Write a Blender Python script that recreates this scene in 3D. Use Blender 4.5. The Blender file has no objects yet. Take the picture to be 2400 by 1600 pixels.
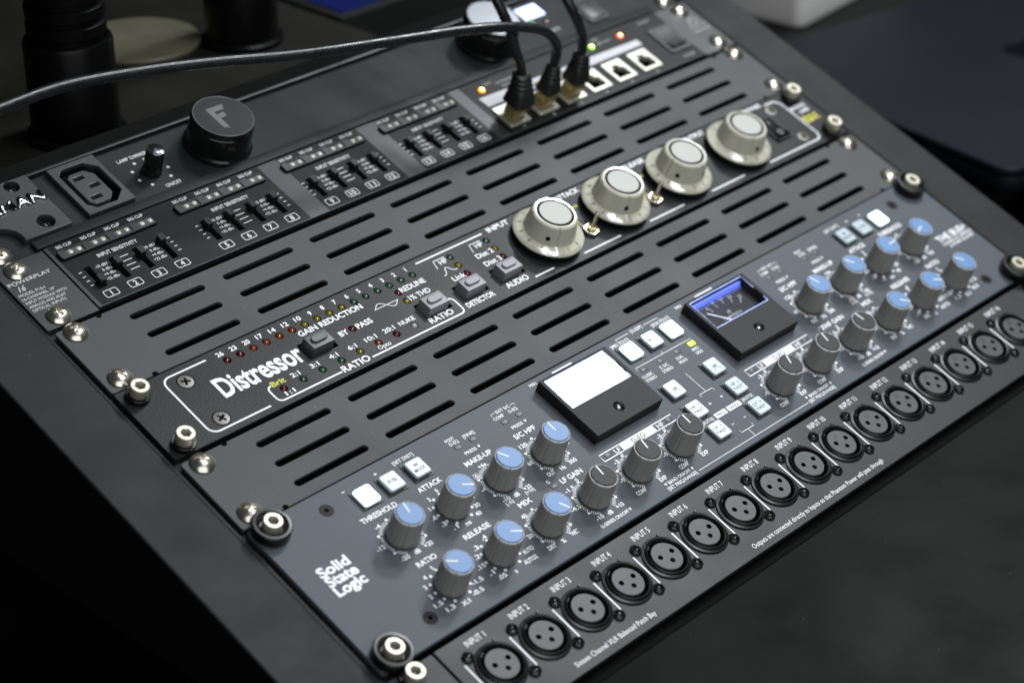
import bpy, bmesh, math, random
from mathutils import Matrix, Vector
random.seed(7)
R = math.radians
MM = 0.001
scene = bpy.context.scene
col = scene.collection

# ---------------------------------------------------------------- camera, world, lamps, exposure
# Rack coordinates: x along the 19 inch width, y up the sloping face, z out of the face, all in mm.
TH = R(20.82)                                   # slope of the rack face
RACK = Matrix.Rotation(TH, 4, 'X') @ Matrix.Translation((0, 6*MM, 4*MM))
def rk(x, y, z): return RACK @ Vector((x*MM, y*MM, z*MM))

cam = bpy.data.cameras.new('camera'); camo = bpy.data.objects.new('camera', cam); col.objects.link(camo)
cam.sensor_width = 36; cam.lens = 73.05; cam.clip_start = 0.02; cam.clip_end = 50
camo.matrix_world = RACK @ (Matrix.Translation((-441.16*MM, -227.16*MM, 649.25*MM)) @ Matrix((
    (0.68619854, 0.34995633, -0.63770066), (-0.67992703, 0.62013598, -0.39131906), (0.25851654, 0.70211248, 0.66348117))).to_4x4())
cam.dof.use_dof = True; cam.dof.focus_distance = 0.945; cam.dof.aperture_fstop = 7.0
scene.camera = camo

world = bpy.data.worlds.new('World'); scene.world = world; world.use_nodes = True
bg = world.node_tree.nodes['Background']; bg.inputs[0].default_value = (0.75, 0.87, 1, 1); bg.inputs[1].default_value = 0.018

def area(name, p, aim, sx, sy, power, color=(1, 0.98, 0.95)):
    l = bpy.data.lights.new(name, 'AREA'); l.shape = 'RECTANGLE'; l.size = sx; l.size_y = sy; l.energy = power; l.color = color
    o = bpy.data.objects.new(name, l); col.objects.link(o); o.location = p
    o.rotation_euler = (aim - Vector(p)).to_track_quat('-Z', 'Y').to_euler()
    return o
AIM = rk(200, 150, 0)
# a ceiling panel of eight small lamps almost straight above
for i in range(4):
    for j in range(2):
        area('ceiling_lamp', rk(300 + i*190, 40 + j*210, 1750), AIM, 0.09, 0.09, 1.95, (0.95, 0.98, 1.0))
# three fittings high behind the rack on the right: their sheen lies on the left of the panels, their shadows fall to the lower left
area('ceiling_strip', rk(860, 780, 1290), rk(60, 130, 0), 0.24, 0.20, 5.5, (0.93, 0.97, 1.0))
area('ceiling_strip', rk(1260, 760, 1080), rk(60, 130, 0), 0.17, 0.15, 11.0, (0.93, 0.97, 1.0))
area('ceiling_strip', rk(1260, 470, 1240), rk(60, 130, 0), 0.14, 0.14, 5.5, (0.93, 0.97, 1.0))
# an added broad soft fill from the camera side, no fitting of the room
area('fill_panel', rk(-520, -900, 1280), AIM, 1.9, 1.5, 14.0, (0.97, 0.99, 1.0))
vs = scene.view_settings
vs.view_transform = 'Standard'; vs.look = 'None'; vs.exposure = 0.0; vs.gamma = 1.0; vs.use_curve_mapping = False
scene.cycles.max_bounces = 8; scene.cycles.use_denoising = True
scene.cycles.sample_clamp_indirect = 4.0

# ---------------------------------------------------------------- materials
MATS = {}
def mat(name, c, rough=0.5, metal=0.0, spec=0.5, bump=None, var=None, rvar=None, stretch=(1, 1, 1), emit=None, es=0, coat=0, trans=0, specks=None):
    if name in MATS: return MATS[name]
    m = bpy.data.materials.new(name); m.use_nodes = True; nt = m.node_tree; b = nt.nodes['Principled BSDF']
    c = c if len(c) == 4 else (*c, 1)
    b.inputs['Base Color'].default_value = c; b.inputs['Roughness'].default_value = rough; b.inputs['Metallic'].default_value = metal
    b.inputs['Specular IOR Level'].default_value = spec; b.inputs['Coat Weight'].default_value = coat; b.inputs['Coat Roughness'].default_value = 0.12
    b.inputs['Transmission Weight'].default_value = trans
    if emit: b.inputs['Emission Color'].default_value = (*emit, 1); b.inputs['Emission Strength'].default_value = es
    if bump or var or rvar or specks:
        tc = nt.nodes.new('ShaderNodeTexCoord'); mp = nt.nodes.new('ShaderNodeMapping'); mp.inputs['Scale'].default_value = stretch
        nt.links.new(tc.outputs['Object'], mp.inputs['Vector'])
        def noise(sc, det=3):
            n = nt.nodes.new('ShaderNodeTexNoise'); n.inputs['Scale'].default_value = sc; n.inputs['Detail'].default_value = det
            nt.links.new(mp.outputs[0], n.inputs['Vector']); return n
        if bump:
            n = noise(bump[0], 4); bp = nt.nodes.new('ShaderNodeBump'); bp.inputs['Strength'].default_value = bump[1]; bp.inputs['Distance'].default_value = bump[2]*MM
            nt.links.new(n.outputs['Fac'], bp.inputs['Height']); nt.links.new(bp.outputs[0], b.inputs['Normal'])
        last = None
        if var:
            n = noise(var[0], 5); rp = nt.nodes.new('ShaderNodeValToRGB')
            rp.color_ramp.elements[0].position = 0.3; rp.color_ramp.elements[1].position = 0.7
            rp.color_ramp.elements[0].color = tuple(v*(1-var[1]) for v in c[:3]) + (1,); rp.color_ramp.elements[1].color = tuple(v*(1+var[1]) for v in c[:3]) + (1,)
            nt.links.new(n.outputs['Fac'], rp.inputs[0]); nt.links.new(rp.outputs[0], b.inputs['Base Color']); last = rp.outputs[0]
        if specks:      # dust: (scale, threshold, colour)
            n = noise(specks[0], 1); rp = nt.nodes.new('ShaderNodeValToRGB'); rp.color_ramp.elements[0].position = specks[1]; rp.color_ramp.elements[1].position = specks[1]+0.03
            mx = nt.nodes.new('ShaderNodeMix'); mx.data_type = 'RGBA'; nt.links.new(n.outputs['Fac'], rp.inputs[0]); nt.links.new(rp.outputs[0], mx.inputs['Factor'])
            if last: nt.links.new(last, mx.inputs['A'])
            else: mx.inputs['A'].default_value = c
            mx.inputs['B'].default_value = (*specks[2], 1); nt.links.new(mx.outputs['Result'], b.inputs['Base Color'])
        if rvar:
            n = noise(rvar[0], 4); mr = nt.nodes.new('ShaderNodeMapRange'); mr.inputs['From Min'].default_value = 0.3; mr.inputs['From Max'].default_value = 0.7
            mr.inputs['To Min'].default_value = max(0.02, rough-rvar[1]); mr.inputs['To Max'].default_value = min(1, rough+rvar[1])
            nt.links.new(n.outputs['Fac'], mr.inputs['Value']); nt.links.new(mr.outputs[0], b.inputs['Roughness'])
    MATS[name] = m; return m

M_VENT = mat('vent_grey_powder_coat', (0.052, 0.0545, 0.057), 0.58, spec=0.33, bump=(2600, 0.35, 0.10), rvar=(22, 0.05), specks=(700, 0.77, (0.16, 0.16, 0.16)))
M_SSL = mat('blue_grey_brushed_paint', (0.076, 0.086, 0.102), 0.50, spec=0.20, bump=(1800, 0.12, 0.04), var=(900, 0.04), stretch=(0.05, 1, 1))
M_DIST = mat('charcoal_leather_paint', (0.0115, 0.012, 0.013), 0.42, spec=0.18, bump=(1150, 0.55, 0.16), rvar=(25, 0.04))
M_P16 = mat('black_brushed_metal', (0.055, 0.056, 0.058), 0.36, metal=0.7, bump=(2600, 0.22, 0.05), var=(2200, 0.10), stretch=(0.02, 1, 1))
M_PRINTBLK = mat('black_gloss_print', (0.0055, 0.0055, 0.0055), 0.40, spec=0.16, bump=(2600, 0.12, 0.03), specks=(900, 0.79, (0.05, 0.05, 0.05)))
M_PATCH = mat('satin_black_patch_paint', (0.0225, 0.023, 0.024), 0.48, spec=0.30, bump=(2400, 0.2, 0.06), rvar=(30, 0.05), specks=(600, 0.79, (0.13, 0.13, 0.13)))
M_FURM = mat('green_grey_paint', (0.0135, 0.0165, 0.0165), 0.55, spec=0.18, bump=(2000, 0.3, 0.08), rvar=(40, 0.06))
M_LOGOPL = mat('dark_grained_plastic', (0.035, 0.037, 0.038), 0.38, bump=(1500, 0.6, 0.12))
M_RAIL = mat('black_rail_coat', (0.011, 0.0118, 0.0123), 0.60, spec=0.24, bump=(1700, 0.3, 0.08), var=(60, 0.12), rvar=(40, 0.05), specks=(900, 0.80, (0.06, 0.06, 0.06)))
M_DESK = mat('charcoal_desk_laminate', (0.0042, 0.0042, 0.0037), 0.64, spec=0.14, bump=(700, 0.2, 0.05), var=(28, 0.30), rvar=(18, 0.12), specks=(520, 0.775, (0.045, 0.045, 0.042)))
M_VOID = mat('void_black', (0.003, 0.003, 0.003), 0.9, spec=0.1)  # near-black that carries the shade of interiors, holes, gaps, cabinet sides; also print
M_BLKPL = mat('black_plastic', (0.010, 0.010, 0.010), 0.42, bump=(2500, 0.2, 0.05))
M_BLKGL = mat('black_gloss_plastic', (0.007, 0.007, 0.007), 0.17)
M_METER = mat('meter_black_plastic', (0.016, 0.016, 0.0167), 0.55, spec=0.22, bump=(3000, 0.3, 0.06), specks=(800, 0.77, (0.12, 0.12, 0.11)))
M_XLR = mat('socket_black', (0.006, 0.006, 0.006), 0.34, spec=0.38)
M_XLRIN = mat('socket_insert_grey', (0.040, 0.041, 0.041), 0.5)
M_STEEL = mat('nickel_screw', (0.70, 0.67, 0.585), 0.24, metal=0.95, bump=(900, 0.06, 0.03), rvar=(300, 0.05))
M_CAPSCR = mat('brushed_cap_screw', (0.56, 0.53, 0.44), 0.42, metal=0.6, bump=(1500, 0.25, 0.05))
M_BLKSCR = mat('black_oxide_screw', (0.03, 0.03, 0.03), 0.24, metal=0.6)
M_GREYSCR = mat('grey_zinc_screw', (0.13, 0.125, 0.115), 0.42, metal=0.5)
M_CHROME = mat('chrome', (0.70, 0.72, 0.78), 0.2, metal=1)
M_WHITE = mat('white_print', (0.86, 0.875, 0.90), 0.55)
M_SSLWHITE = mat('pale_print', (0.86, 0.88, 0.91), 0.55)
M_P16WHITE = mat('p16_print', (0.62, 0.62, 0.63), 0.5)
M_GREYPRINT = mat('grey_print', (0.30, 0.31, 0.31), 0.5)
M_YELLOW = mat('yellow_print', (0.58, 0.55, 0.02), 0.5)
M_DARKPRINT = mat('dark_print', (0.02, 0.025, 0.03), 0.5)
M_KNOB = mat('warm_grey_knob', (0.27, 0.272, 0.255), 0.42, rvar=(200, 0.04))
M_KNOBRIM = mat('pale_knob_rim', (0.50, 0.505, 0.50), 0.42)
M_BLUE = mat('blue_cap', (0.095, 0.215, 0.445), 0.47)
M_DARKCAP = mat('charcoal_cap', (0.024, 0.0235, 0.023), 0.55, spec=0.3, specks=(1300, 0.78, (0.08, 0.08, 0.08)))
M_POINT = mat('pointer_white', (0.66, 0.72, 0.76), 0.45)
M_CREAM = mat('cream_knob_plastic', (0.54, 0.53, 0.43), 0.17, rvar=(120, 0.03), coat=0.6)
M_CREAMTOP = mat('cream_knob_top', (0.40, 0.405, 0.378), 0.5)
M_BTNGREY = mat('grey_button', (0.215, 0.215, 0.235), 0.45)
M_BTNDARK = mat('dark_grey_button', (0.060, 0.069, 0.070), 0.45)
M_BTNCLR = mat('clear_button', (0.52, 0.61, 0.66), 0.22, coat=0.5)
M_BTNLIT = mat('lit_button', (0.8, 0.9, 0.95), 0.3, emit=(0.66, 0.93, 1.0), es=1.7)
M_BTNBASE = mat('button_base_smoke', (0.05, 0.06, 0.065), 0.25)
M_BTNLITBASE = mat('lit_button_base', (0.10, 0.13, 0.14), 0.3, emit=(0.6, 0.9, 1.0), es=0.08)
M_LEDCLR = mat('clear_led_window', (0.085, 0.092, 0.103), 0.35, spec=0.25)
M_LEDWHITE = mat('pale_led', (0.50, 0.49, 0.40), 0.3, coat=0.5)
M_LRED = mat('unlit_red_led', (0.085, 0.004, 0.008), 0.14, coat=0.7)
M_LORG = mat('unlit_orange_led', (0.22, 0.030, 0.004), 0.14, coat=0.7)
M_LYEL = mat('unlit_yellow_led', (0.17, 0.155, 0.006), 0.14, coat=0.7)
M_LGRN = mat('unlit_green_led', (0.022, 0.075, 0.035), 0.14, coat=0.7)
M_LWHT = mat('unlit_white_led', (0.38, 0.38, 0.36), 0.14, coat=0.7)
M_EORG = mat('lit_orange_led', (1, 0.5, 0.05), 0.3, emit=(1.0, 0.30, 0.0), es=1.6)
M_EGRN = mat('lit_green_led', (0.3, 1, 0.05), 0.3, emit=(0.22, 0.9, 0.0), es=1.0)
M_ERED = mat('lit_red_led', (1, 0.05, 0.02), 0.3, emit=(1.0, 0.03, 0.01), es=1.8)
M_ELIME = mat('lit_lime_led', (0.6, 0.9, 0.02), 0.3, emit=(0.58, 0.90, 0.0), es=0.9)
M_EBLUE = mat('meter_backlight', (0.3, 0.4, 1), 0.3, emit=(0.10, 0.17, 0.95), es=0.85)
M_EEDGE = mat('meter_edge_light', (0.4, 0.5, 1), 0.3, emit=(0.34, 0.48, 1.0), es=1.25)
M_NEEDLE = mat('meter_needle', (0.9, 0.9, 1), 0.3, emit=(0.75, 0.82, 1.0), es=0.9)  # glow of its own stands for backlight falling on the needle
M_SCALE = mat('meter_scale_card', (0.012, 0.013, 0.018), 0.5, specks=(1500, 0.70, (0.10, 0.11, 0.15)))
M_SCALEP = mat('meter_scale_print', (0.85, 0.87, 0.95), 0.5)
M_LCD = mat('lit_display', (0.8, 0.9, 1), 0.3, emit=(0.72, 0.86, 1.0), es=1.35)
M_LCDY = mat('display_yellow', (0.9, 0.8, 0.1), 0.3, emit=(1.0, 0.85, 0.1), es=1.3)
M_GOLD = mat('clear_plug_over_brass', (0.42, 0.34, 0.13), 0.20, metal=0.35, coat=0.8)
M_PORT = mat('port_pale_metal', (0.50, 0.49, 0.42), 0.34, metal=0.5)
M_TAPE = mat('white_tape', (0.55, 0.55, 0.58), 0.6)
M_CABLE = mat('black_cable_jacket', (0.012, 0.0128, 0.0145), 0.30, bump=(160, 0.25, 0.2), rvar=(250, 0.10))
M_RUBBER = mat('black_rubber', (0.008, 0.008, 0.008), 0.5)
M_LAPTOP = mat('midnight_aluminium', (0.0062, 0.0078, 0.012), 0.54, metal=0.1, spec=0.16, rvar=(15, 0.04))
M_EMBLEM = mat('dark_mirror_emblem', (0.004, 0.0045, 0.006), 0.12)
M_WBOX = mat('off_white_shell', (0.90, 0.90, 0.87), 0.45)
M_OLIVE = mat('shaded_olive_board', (0.0085, 0.0085, 0.0062), 0.6, spec=0.15, var=(25, 0.2), bump=(400, 0.15, 0.1))  # base colour darkened for the shade lying over the shelf
M_BEIGE = mat('beige_patch_disc', (0.115, 0.112, 0.075), 0.45, rvar=(20, 0.05))
M_BLUEFILM = mat('blue_screen', (0.006, 0.009, 0.07), 0.3, emit=(0.04, 0.05, 0.4), es=0.04)
M_FLOOR = mat('dark_floor', (0.0022, 0.0022, 0.0022), 0.9, spec=0.05, var=(3, 0.3))
M_GLASS = bpy.data.materials.new('meter_window_glass'); M_GLASS.use_nodes = True
nt = M_GLASS.node_tree; nt.nodes.clear()
o_ = nt.nodes.new('ShaderNodeOutputMaterial'); mx_ = nt.nodes.new('ShaderNodeMixShader'); tr_ = nt.nodes.new('ShaderNodeBsdfTransparent'); gl_ = nt.nodes.new('ShaderNodeBsdfGlossy'); fr_ = nt.nodes.new('ShaderNodeFresnel')
gl_.inputs['Roughness'].default_value = 0.08; fr_.inputs['IOR'].default_value = 1.45
nt.links.new(fr_.outputs[0], mx_.inputs[0]); nt.links.new(tr_.outputs[0], mx_.inputs[1]); nt.links.new(gl_.outputs[0], mx_.inputs[2]); nt.links.new(mx_.outputs[0], o_.inputs[0])

# ---------------------------------------------------------------- mesh helpers (all sizes in mm)
def mesh(name, verts, faces, angle=40):
    me = bpy.data.meshes.new(name); me.from_pydata([(x*MM, y*MM, z*MM) for x, y, z in verts], [], faces)
    bm = bmesh.new(); bm.from_mesh(me); bmesh.ops.recalc_face_normals(bm, faces=bm.faces); bm.to_mesh(me); bm.free()
    if angle:
        me.polygons.foreach_set('use_smooth', [True]*len(me.polygons)); me.set_sharp_from_angle(angle=R(angle))
    me.update(); return me
def curve_mesh(cd, scale=MM):
    o = bpy.data.objects.new('tmp', cd); col.objects.link(o); dg = bpy.context.evaluated_depsgraph_get()
    me = bpy.data.meshes.new_from_object(o.evaluated_get(dg)); bpy.data.objects.remove(o); bpy.data.curves.remove(cd)
    if scale != 1: me.transform(Matrix.Scale(scale, 4))
    me.materials.clear(); return me
def plate(name, outer, holes, z0, z1, bev=0.0):
    """A sheet with real holes: outlines are lists of (x, y)."""
    cd = bpy.data.curves.new(name, 'CURVE'); cd.dimensions = '2D'; cd.fill_mode = 'BOTH'; cd.extrude = (z1-z0)/2-bev; cd.bevel_depth = bev; cd.bevel_resolution = 1; cd.offset = -bev
    for ring in [outer]+list(holes):
        s = cd.splines.new('POLY'); s.points.add(len(ring)-1); s.use_cyclic_u = True
        for p, (x, y) in zip(s.points, ring): p.co = (x, y, 0, 1)
    me = curve_mesh(cd, 1); me.transform(Matrix.Scale(MM, 4) @ Matrix.Translation((0, 0, (z0+z1)/2))); me.name = name
    return me
def circ(x, y, r, n=24): return [(x+r*math.cos(2*math.pi*i/n), y+r*math.sin(2*math.pi*i/n)) for i in range(n)]
def rrect(x0, y0, x1, y1, r=0.0, n=5):
    if r <= 0: return [(x0, y0), (x1, y0), (x1, y1), (x0, y1)]
    out = []
    for cx, cy, a in ((x1-r, y0+r, -90), (x1-r, y1-r, 0), (x0+r, y1-r, 90), (x0+r, y0+r, 180)):
        out += [(cx+r*math.cos(R(a+90*i/n)), cy+r*math.sin(R(a+90*i/n))) for i in range(n+1)]
    return out
def lathe(name, prof, n=40, rmod=None, angle=35, cap=True):
    v, f = [], []
    for i in range(n):
        a = 2*math.pi*i/n
        for k, (r, z) in enumerate(prof):
            rr = r*(rmod(a, k) if rmod else 1); v.append((rr*math.cos(a), rr*math.sin(a), z))
    m = len(prof)
    for i in range(n):
        j = (i+1) % n
        for k in range(m-1): f.append((i*m+k, j*m+k, j*m+k+1, i*m+k+1))
    if cap:
        if prof[0][0] > 1e-6: f.append([i*m for i in range(n)][::-1])
        if prof[-1][0] > 1e-6: f.append([i*m+m-1 for i in range(n)])
    return mesh(name, v, f, angle)
def boxes(name, bl, bev=0.0, angle=None):
    bm = bmesh.new()
    for x0, y0, z0, x1, y1, z1 in bl:
        vs_ = [bm.verts.new((x*MM, y*MM, z*MM)) for x in (x0, x1) for y in (y0, y1) for z in (z0, z1)]
        for q in ((0, 1, 3, 2), (4, 6, 7, 5), (0, 4, 5, 1), (2, 3, 7, 6), (0, 2, 6, 4), (1, 5, 7, 3)): bm.faces.new([vs_[i] for i in q])
    bmesh.ops.recalc_face_normals(bm, faces=bm.faces)
    if bev: bmesh.ops.bevel(bm, geom=bm.edges[:], offset=bev*MM, segments=2, profile=0.6, affect='EDGES')
    me = bpy.data.meshes.new(name); bm.to_mesh(me); bm.free()
    if bev: me.polygons.foreach_set('use_smooth', [True]*len(me.polygons)); me.set_sharp_from_angle(angle=R(30))
    return me
def frustum(name, x0, y0, x1, y1, z0, z1, inset, bev=0.5):
    bm = bmesh.new()
    vs_ = [bm.verts.new((x*MM, y*MM, z0*MM)) for x, y in ((x0, y0), (x1, y0), (x1, y1), (x0, y1))]
    vt = [bm.verts.new((x*MM, y*MM, z1*MM)) for x, y in ((x0+inset, y0+inset), (x1-inset, y0+inset), (x1-inset, y1-inset), (x0+inset, y1-inset))]
    bm.faces.new(vs_[::-1]); bm.faces.new(vt)
    for i in range(4): bm.faces.new((vs_[i], vs_[(i+1) % 4], vt[(i+1) % 4], vt[i]))
    if bev: bmesh.ops.bevel(bm, geom=bm.edges[:], offset=bev*MM, segments=3, profile=0.6, affect='EDGES')
    me = bpy.data.meshes.new(name); bm.to_mesh(me); bm.free()
    me.polygons.foreach_set('use_smooth', [True]*len(me.polygons)); me.set_sharp_from_angle(angle=R(32)); return me
def stroke(name, paths, w, z=0.0):
    """Flat printed line(s) of width w along polylines."""
    v, f = [], []
    for pts in paths:
        b = len(v); n = len(pts)
        for i, (x, y) in enumerate(pts):
            a = pts[max(0, i-1)]; c = pts[min(n-1, i+1)]; dx, dy = c[0]-a[0], c[1]-a[1]; L = math.hypot(dx, dy) or 1
            v += [(x-dy/L*w/2, y+dx/L*w/2, z), (x+dy/L*w/2, y-dx/L*w/2, z)]
        for i in range(n-1): f.append((b+2*i, b+2*i+1, b+2*i+3, b+2*i+2))
    return mesh(name, v, f, None)
def arc(cx, cy, r, a0, a1, n=6): return [(cx+r*math.cos(R(a0+(a1-a0)*i/n)), cy+r*math.sin(R(a0+(a1-a0)*i/n))) for i in range(n+1)]
def fill(name, polys, z=0.0):
    v, f = [], []
    for p in polys:
        f.append(tuple(range(len(v), len(v)+len(p)))); v += [(x, y, z) for x, y in p]
    return mesh(name, v, f, None)
def tube(name, pts, r, n=12, sub=6):
    P = [Vector(p) for p in pts]; path = []
    for i in range(len(P)-1):
        p0, p1, p2, p3 = P[max(0, i-1)], P[i], P[i+1], P[min(len(P)-1, i+2)]
        for k in range(sub):
            t = k/sub; path.append(0.5*((2*p1)+(p2-p0)*t+(2*p0-5*p1+4*p2-p3)*t*t+(3*p1-p0-3*p2+p3)*t*t*t))
    path.append(P[-1]); v, f = [], []; up = Vector((0.3, 0.2, 1)).normalized()
    for i, p in enumerate(path):
        d = (path[min(len(path)-1, i+1)]-path[max(0, i-1)]).normalized()
        s = d.cross(up); s = s.normalized() if s.length > 1e-4 else Vector((1, 0, 0)); up = s.cross(d).normalized()
        rr = r(i/(len(path)-1)) if callable(r) else r
        for k in range(n):
            a = 2*math.pi*k/n; q = p+s*math.cos(a)*rr+up*math.sin(a)*rr; v.append(tuple(q))
    for i in range(len(path)-1):
        for k in range(n): f.append((i*n+k, i*n+(k+1) % n, (i+1)*n+(k+1) % n, (i+1)*n+k))
    f += [tuple(range(n))[::-1], tuple(range((len(path)-1)*n, len(path)*n))]
    return mesh(name, v, f, 50)
def join(name, parts):
    """Join (mesh, dx, dy, dz, rot) copies into one mesh."""
    bm = bmesh.new()
    for me, dx, dy, dz, rot in parts:
        t = me.copy(); t.transform(Matrix.Translation((dx*MM, dy*MM, dz*MM)) @ Matrix.Rotation(R(rot), 4, 'Z')); bm.from_mesh(t); bpy.data.meshes.remove(t)
    me = bpy.data.meshes.new(name); bm.to_mesh(me); bm.free(); return me
TXT = {}; CAP = [None]
def text_mesh(s, w, h, bold=0.0, ext=0.0, shear=0.0, align='L'):
    """Lettering: w = full width in mm (None: natural), h = capital height in mm."""
    key = (s, w, h, bold, ext, shear, align)
    if key in TXT: return TXT[key]
    def raw(t):
        cd = bpy.data.curves.new('t', 'FONT'); cd.body = t; cd.size = 1; cd.resolution_u = 3; cd.offset = bold; cd.shear = shear; cd.fill_mode = 'FRONT' if not ext else 'BOTH'
        return curve_mesh(cd, 1)
    if CAP[0] is None:
        m = raw('H'); CAP[0] = max(v.co.y for v in m.vertices); bpy.data.meshes.remove(m)
    me = raw(s); xs = [v.co.x for v in me.vertices]; x0, x1 = min(xs), max(xs)
    sy = h/CAP[0]; sx = w/(x1-x0) if w else sy; W_ = (x1-x0)*sx
    off = {'L': 0, 'C': -W_/2, 'R': -W_}[align]
    for v in me.vertices: v.co = ((v.co.x-x0)*sx*MM+off*MM, v.co.y*sy*MM, v.co.z)
    if ext:
        bm = bmesh.new(); bm.from_mesh(me); g = bmesh.ops.extrude_face_region(bm, geom=bm.faces[:])
        for e in g['geom']:
            if isinstance(e, bmesh.types.BMVert): e.co.z += ext*MM
        bmesh.ops.recalc_face_normals(bm, faces=bm.faces); bm.to_mesh(me); bm.free()
    TXT[key] = me; return me

# ---------------------------------------------------------------- objects
def obj(name, me, m, parent=None, loc=(0, 0, 0), rz=0.0, rx=0.0, ry=0.0):
    """A part; loc is in the frame of its parent (mm)."""
    if me.materials and me.materials[0] != m: me = me.copy(); me.materials.clear()
    if not me.materials: me.materials.append(m)
    o = bpy.data.objects.new(name, me); col.objects.link(o)
    o.location = (loc[0]*MM, loc[1]*MM, loc[2]*MM); o.rotation_euler = (R(rx), R(ry), R(rz))
    if parent: o.parent = parent
    return o
def tag(o, label, cat, group=None):
    o['label'] = label; o['category'] = cat
    if group: o['group'] = group
    return o
def thing(name, label, cat, oy=0.0, ox=0.0, group=None):
    """An Empty on the rack face at (ox, oy) whose children use rack millimetres measured from there."""
    e = bpy.data.objects.new(name, None); col.objects.link(e); e.empty_display_size = 0.02
    e.matrix_world = RACK @ Matrix.Translation((ox*MM, oy*MM, 0)); return tag(e, label, cat, group)
def wthing(name, label, cat, loc, rz=0.0, group=None):
    e = bpy.data.objects.new(name, None); col.objects.link(e); e.empty_display_size = 0.02
    e.location = (loc[0]*MM, loc[1]*MM, loc[2]*MM); e.rotation_euler = (0, 0, R(rz)); return tag(e, label, cat, group)
PZ = 0.05       # height of print over its panel, mm
class Unit:
    def __init__(s, name, label, cat, oy): s.e = thing(name, label, cat, oy); s.oy = oy
    def part(s, name, me, m, x=0, y=None, z=0, rz=0): return obj(name, me, m, s.e, (x, (s.oy if y is None else y)-s.oy, z), rz)
    def text(s, t, x, y, w, h, m=M_WHITE, bold=0.012, align='L', z=PZ, name='lettering', shear=0.0, rz=0):
        return s.part(name, text_mesh(t, w, h, bold, 0, shear, align), m, x, y, z, rz)
    def line(s, paths, w, m=M_WHITE, z=PZ, name='printed_line'): 
        if name == 'printed_line' and len(paths) < 30:
            for p in paths: o = s.part(name, stroke(name, [[(x, y-s.oy) for x, y in p]], w), m, 0, None, z)
            return o
        return s.part('scale_marks' if name == 'printed_line' else name, stroke(name, [[(x, y-s.oy) for x, y in p] for p in paths], w), m, 0, None, z)
U = 44.45

# screws (meshes shared)
def dome_cross(name, r, h, arm, half, depth, n=72, rings=18, base=0.6):
    v, f = [], []
    Rs = (r*r+h*h)/(2*h)
    for k in range(rings+1):
        rr = r*k/rings
        for i in range(n):
            a = 2*math.pi*i/n; x, y = rr*math.cos(a), rr*math.sin(a); z = base+math.sqrt(max(0, Rs*Rs-rr*rr))-(Rs-h)
            if (abs(x) < half and abs(y) < arm) or (abs(y) < half and abs(x) < arm): z -= depth*(1-0.5*max(abs(x), abs(y))/arm)
            v.append((x, y, z))
    for i in range(n): v.append((r*0.97*math.cos(2*math.pi*i/n), r*0.97*math.sin(2*math.pi*i/n), 0))
    for k in range(rings+1):
        for i in range(n):
            j = (i+1) % n; f.append((k*n+i, k*n+j, (k+1)*n+j, (k+1)*n+i))
    return mesh(name, v, f, 30)
S_TRUSS = dome_cross('truss_screw', 5.7, 2.7, 2.7, 0.75, 2.0)
S_FLAT = dome_cross('countersunk_screw', 3.7, 0.25, 2.1, 0.55, 1.2, base=0.0)
S_XLR = dome_cross('socket_screw', 2.75, 1.2, 1.7, 0.5, 1.4, n=48, rings=14, base=0.9)
S_CAP = plate('cap_head', circ(0, 0, 4.25, 32), [circ(0, 0, 2.35, 6)], 0, 5.0, 0.35)
S_CAPB = lathe('cap_bottom', [(4.0, -0.2), (4.0, 2.2), (0, 2.2)], 24)
S_SHANK = lathe('shank', [(2.6, -3), (2.6, 3)], 20)
S_WASH = plate('washer', circ(0, 0, 5.5, 36), [circ(0, 0, 2.7, 20)], 0, 2.3, 0.3)
S_CUP = lathe('cup_washer', [(3.2, 0.2), (8.4, 0.0), (8.7, 0.6), (8.7, 4.6), (8.2, 5.2), (7.0, 5.3), (5.4, 4.2), (4.9, 2.6), (3.0, 2.4)], 40, cap=False)
def truss(u, x, y, z=0): u.part('rack_screw', S_TRUSS, M_STEEL, x, y, z, random.uniform(0, 90))
def capscrew(u, x, y, z0, cup=False):
    c = u.part('rack_screw', S_CAP, M_CAPSCR, x, y, z0+2.6, random.uniform(0, 60))
    obj('socket_floor', S_CAPB, M_GREYSCR, c); obj('shank', S_SHANK, M_CHROME, c, (0, 0, -2.5))
    if cup: obj('cup_washer', S_CUP, mat('cup_black', (0.006, 0.006, 0.006), 0.30, spec=0.4), c, (0, 0, -2.4))
    else: obj('washer', S_WASH, M_BLKGL, c, (0, 0, -2.55))

# ================================================================ the setting
def struct(name, me, m, loc=(0, 0, 0)):
    o = obj(name, me, m, None, loc); o['kind'] = 'structure'; return o
struct('floor', boxes('floor', [(-4000, -3000, -20, 5000, 5000, 0)]), M_FLOOR, (0, 0, -760))
struct('desk', boxes('desk', [(12, -700, -28, 522, 335, 0)], 1.5), M_DESK)
struct('side_table', boxes('side_table', [(0, 0, -28, 1500, 1500, 0)], 2), M_DESK, (618, 158, 0))
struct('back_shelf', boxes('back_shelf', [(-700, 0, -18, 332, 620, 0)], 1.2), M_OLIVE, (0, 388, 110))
struct('wall_behind', boxes('wall_behind', [(-2500, 0, -760, 3500, 60, 1600)]), M_FLOOR, (0, 2300, 0))

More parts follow.
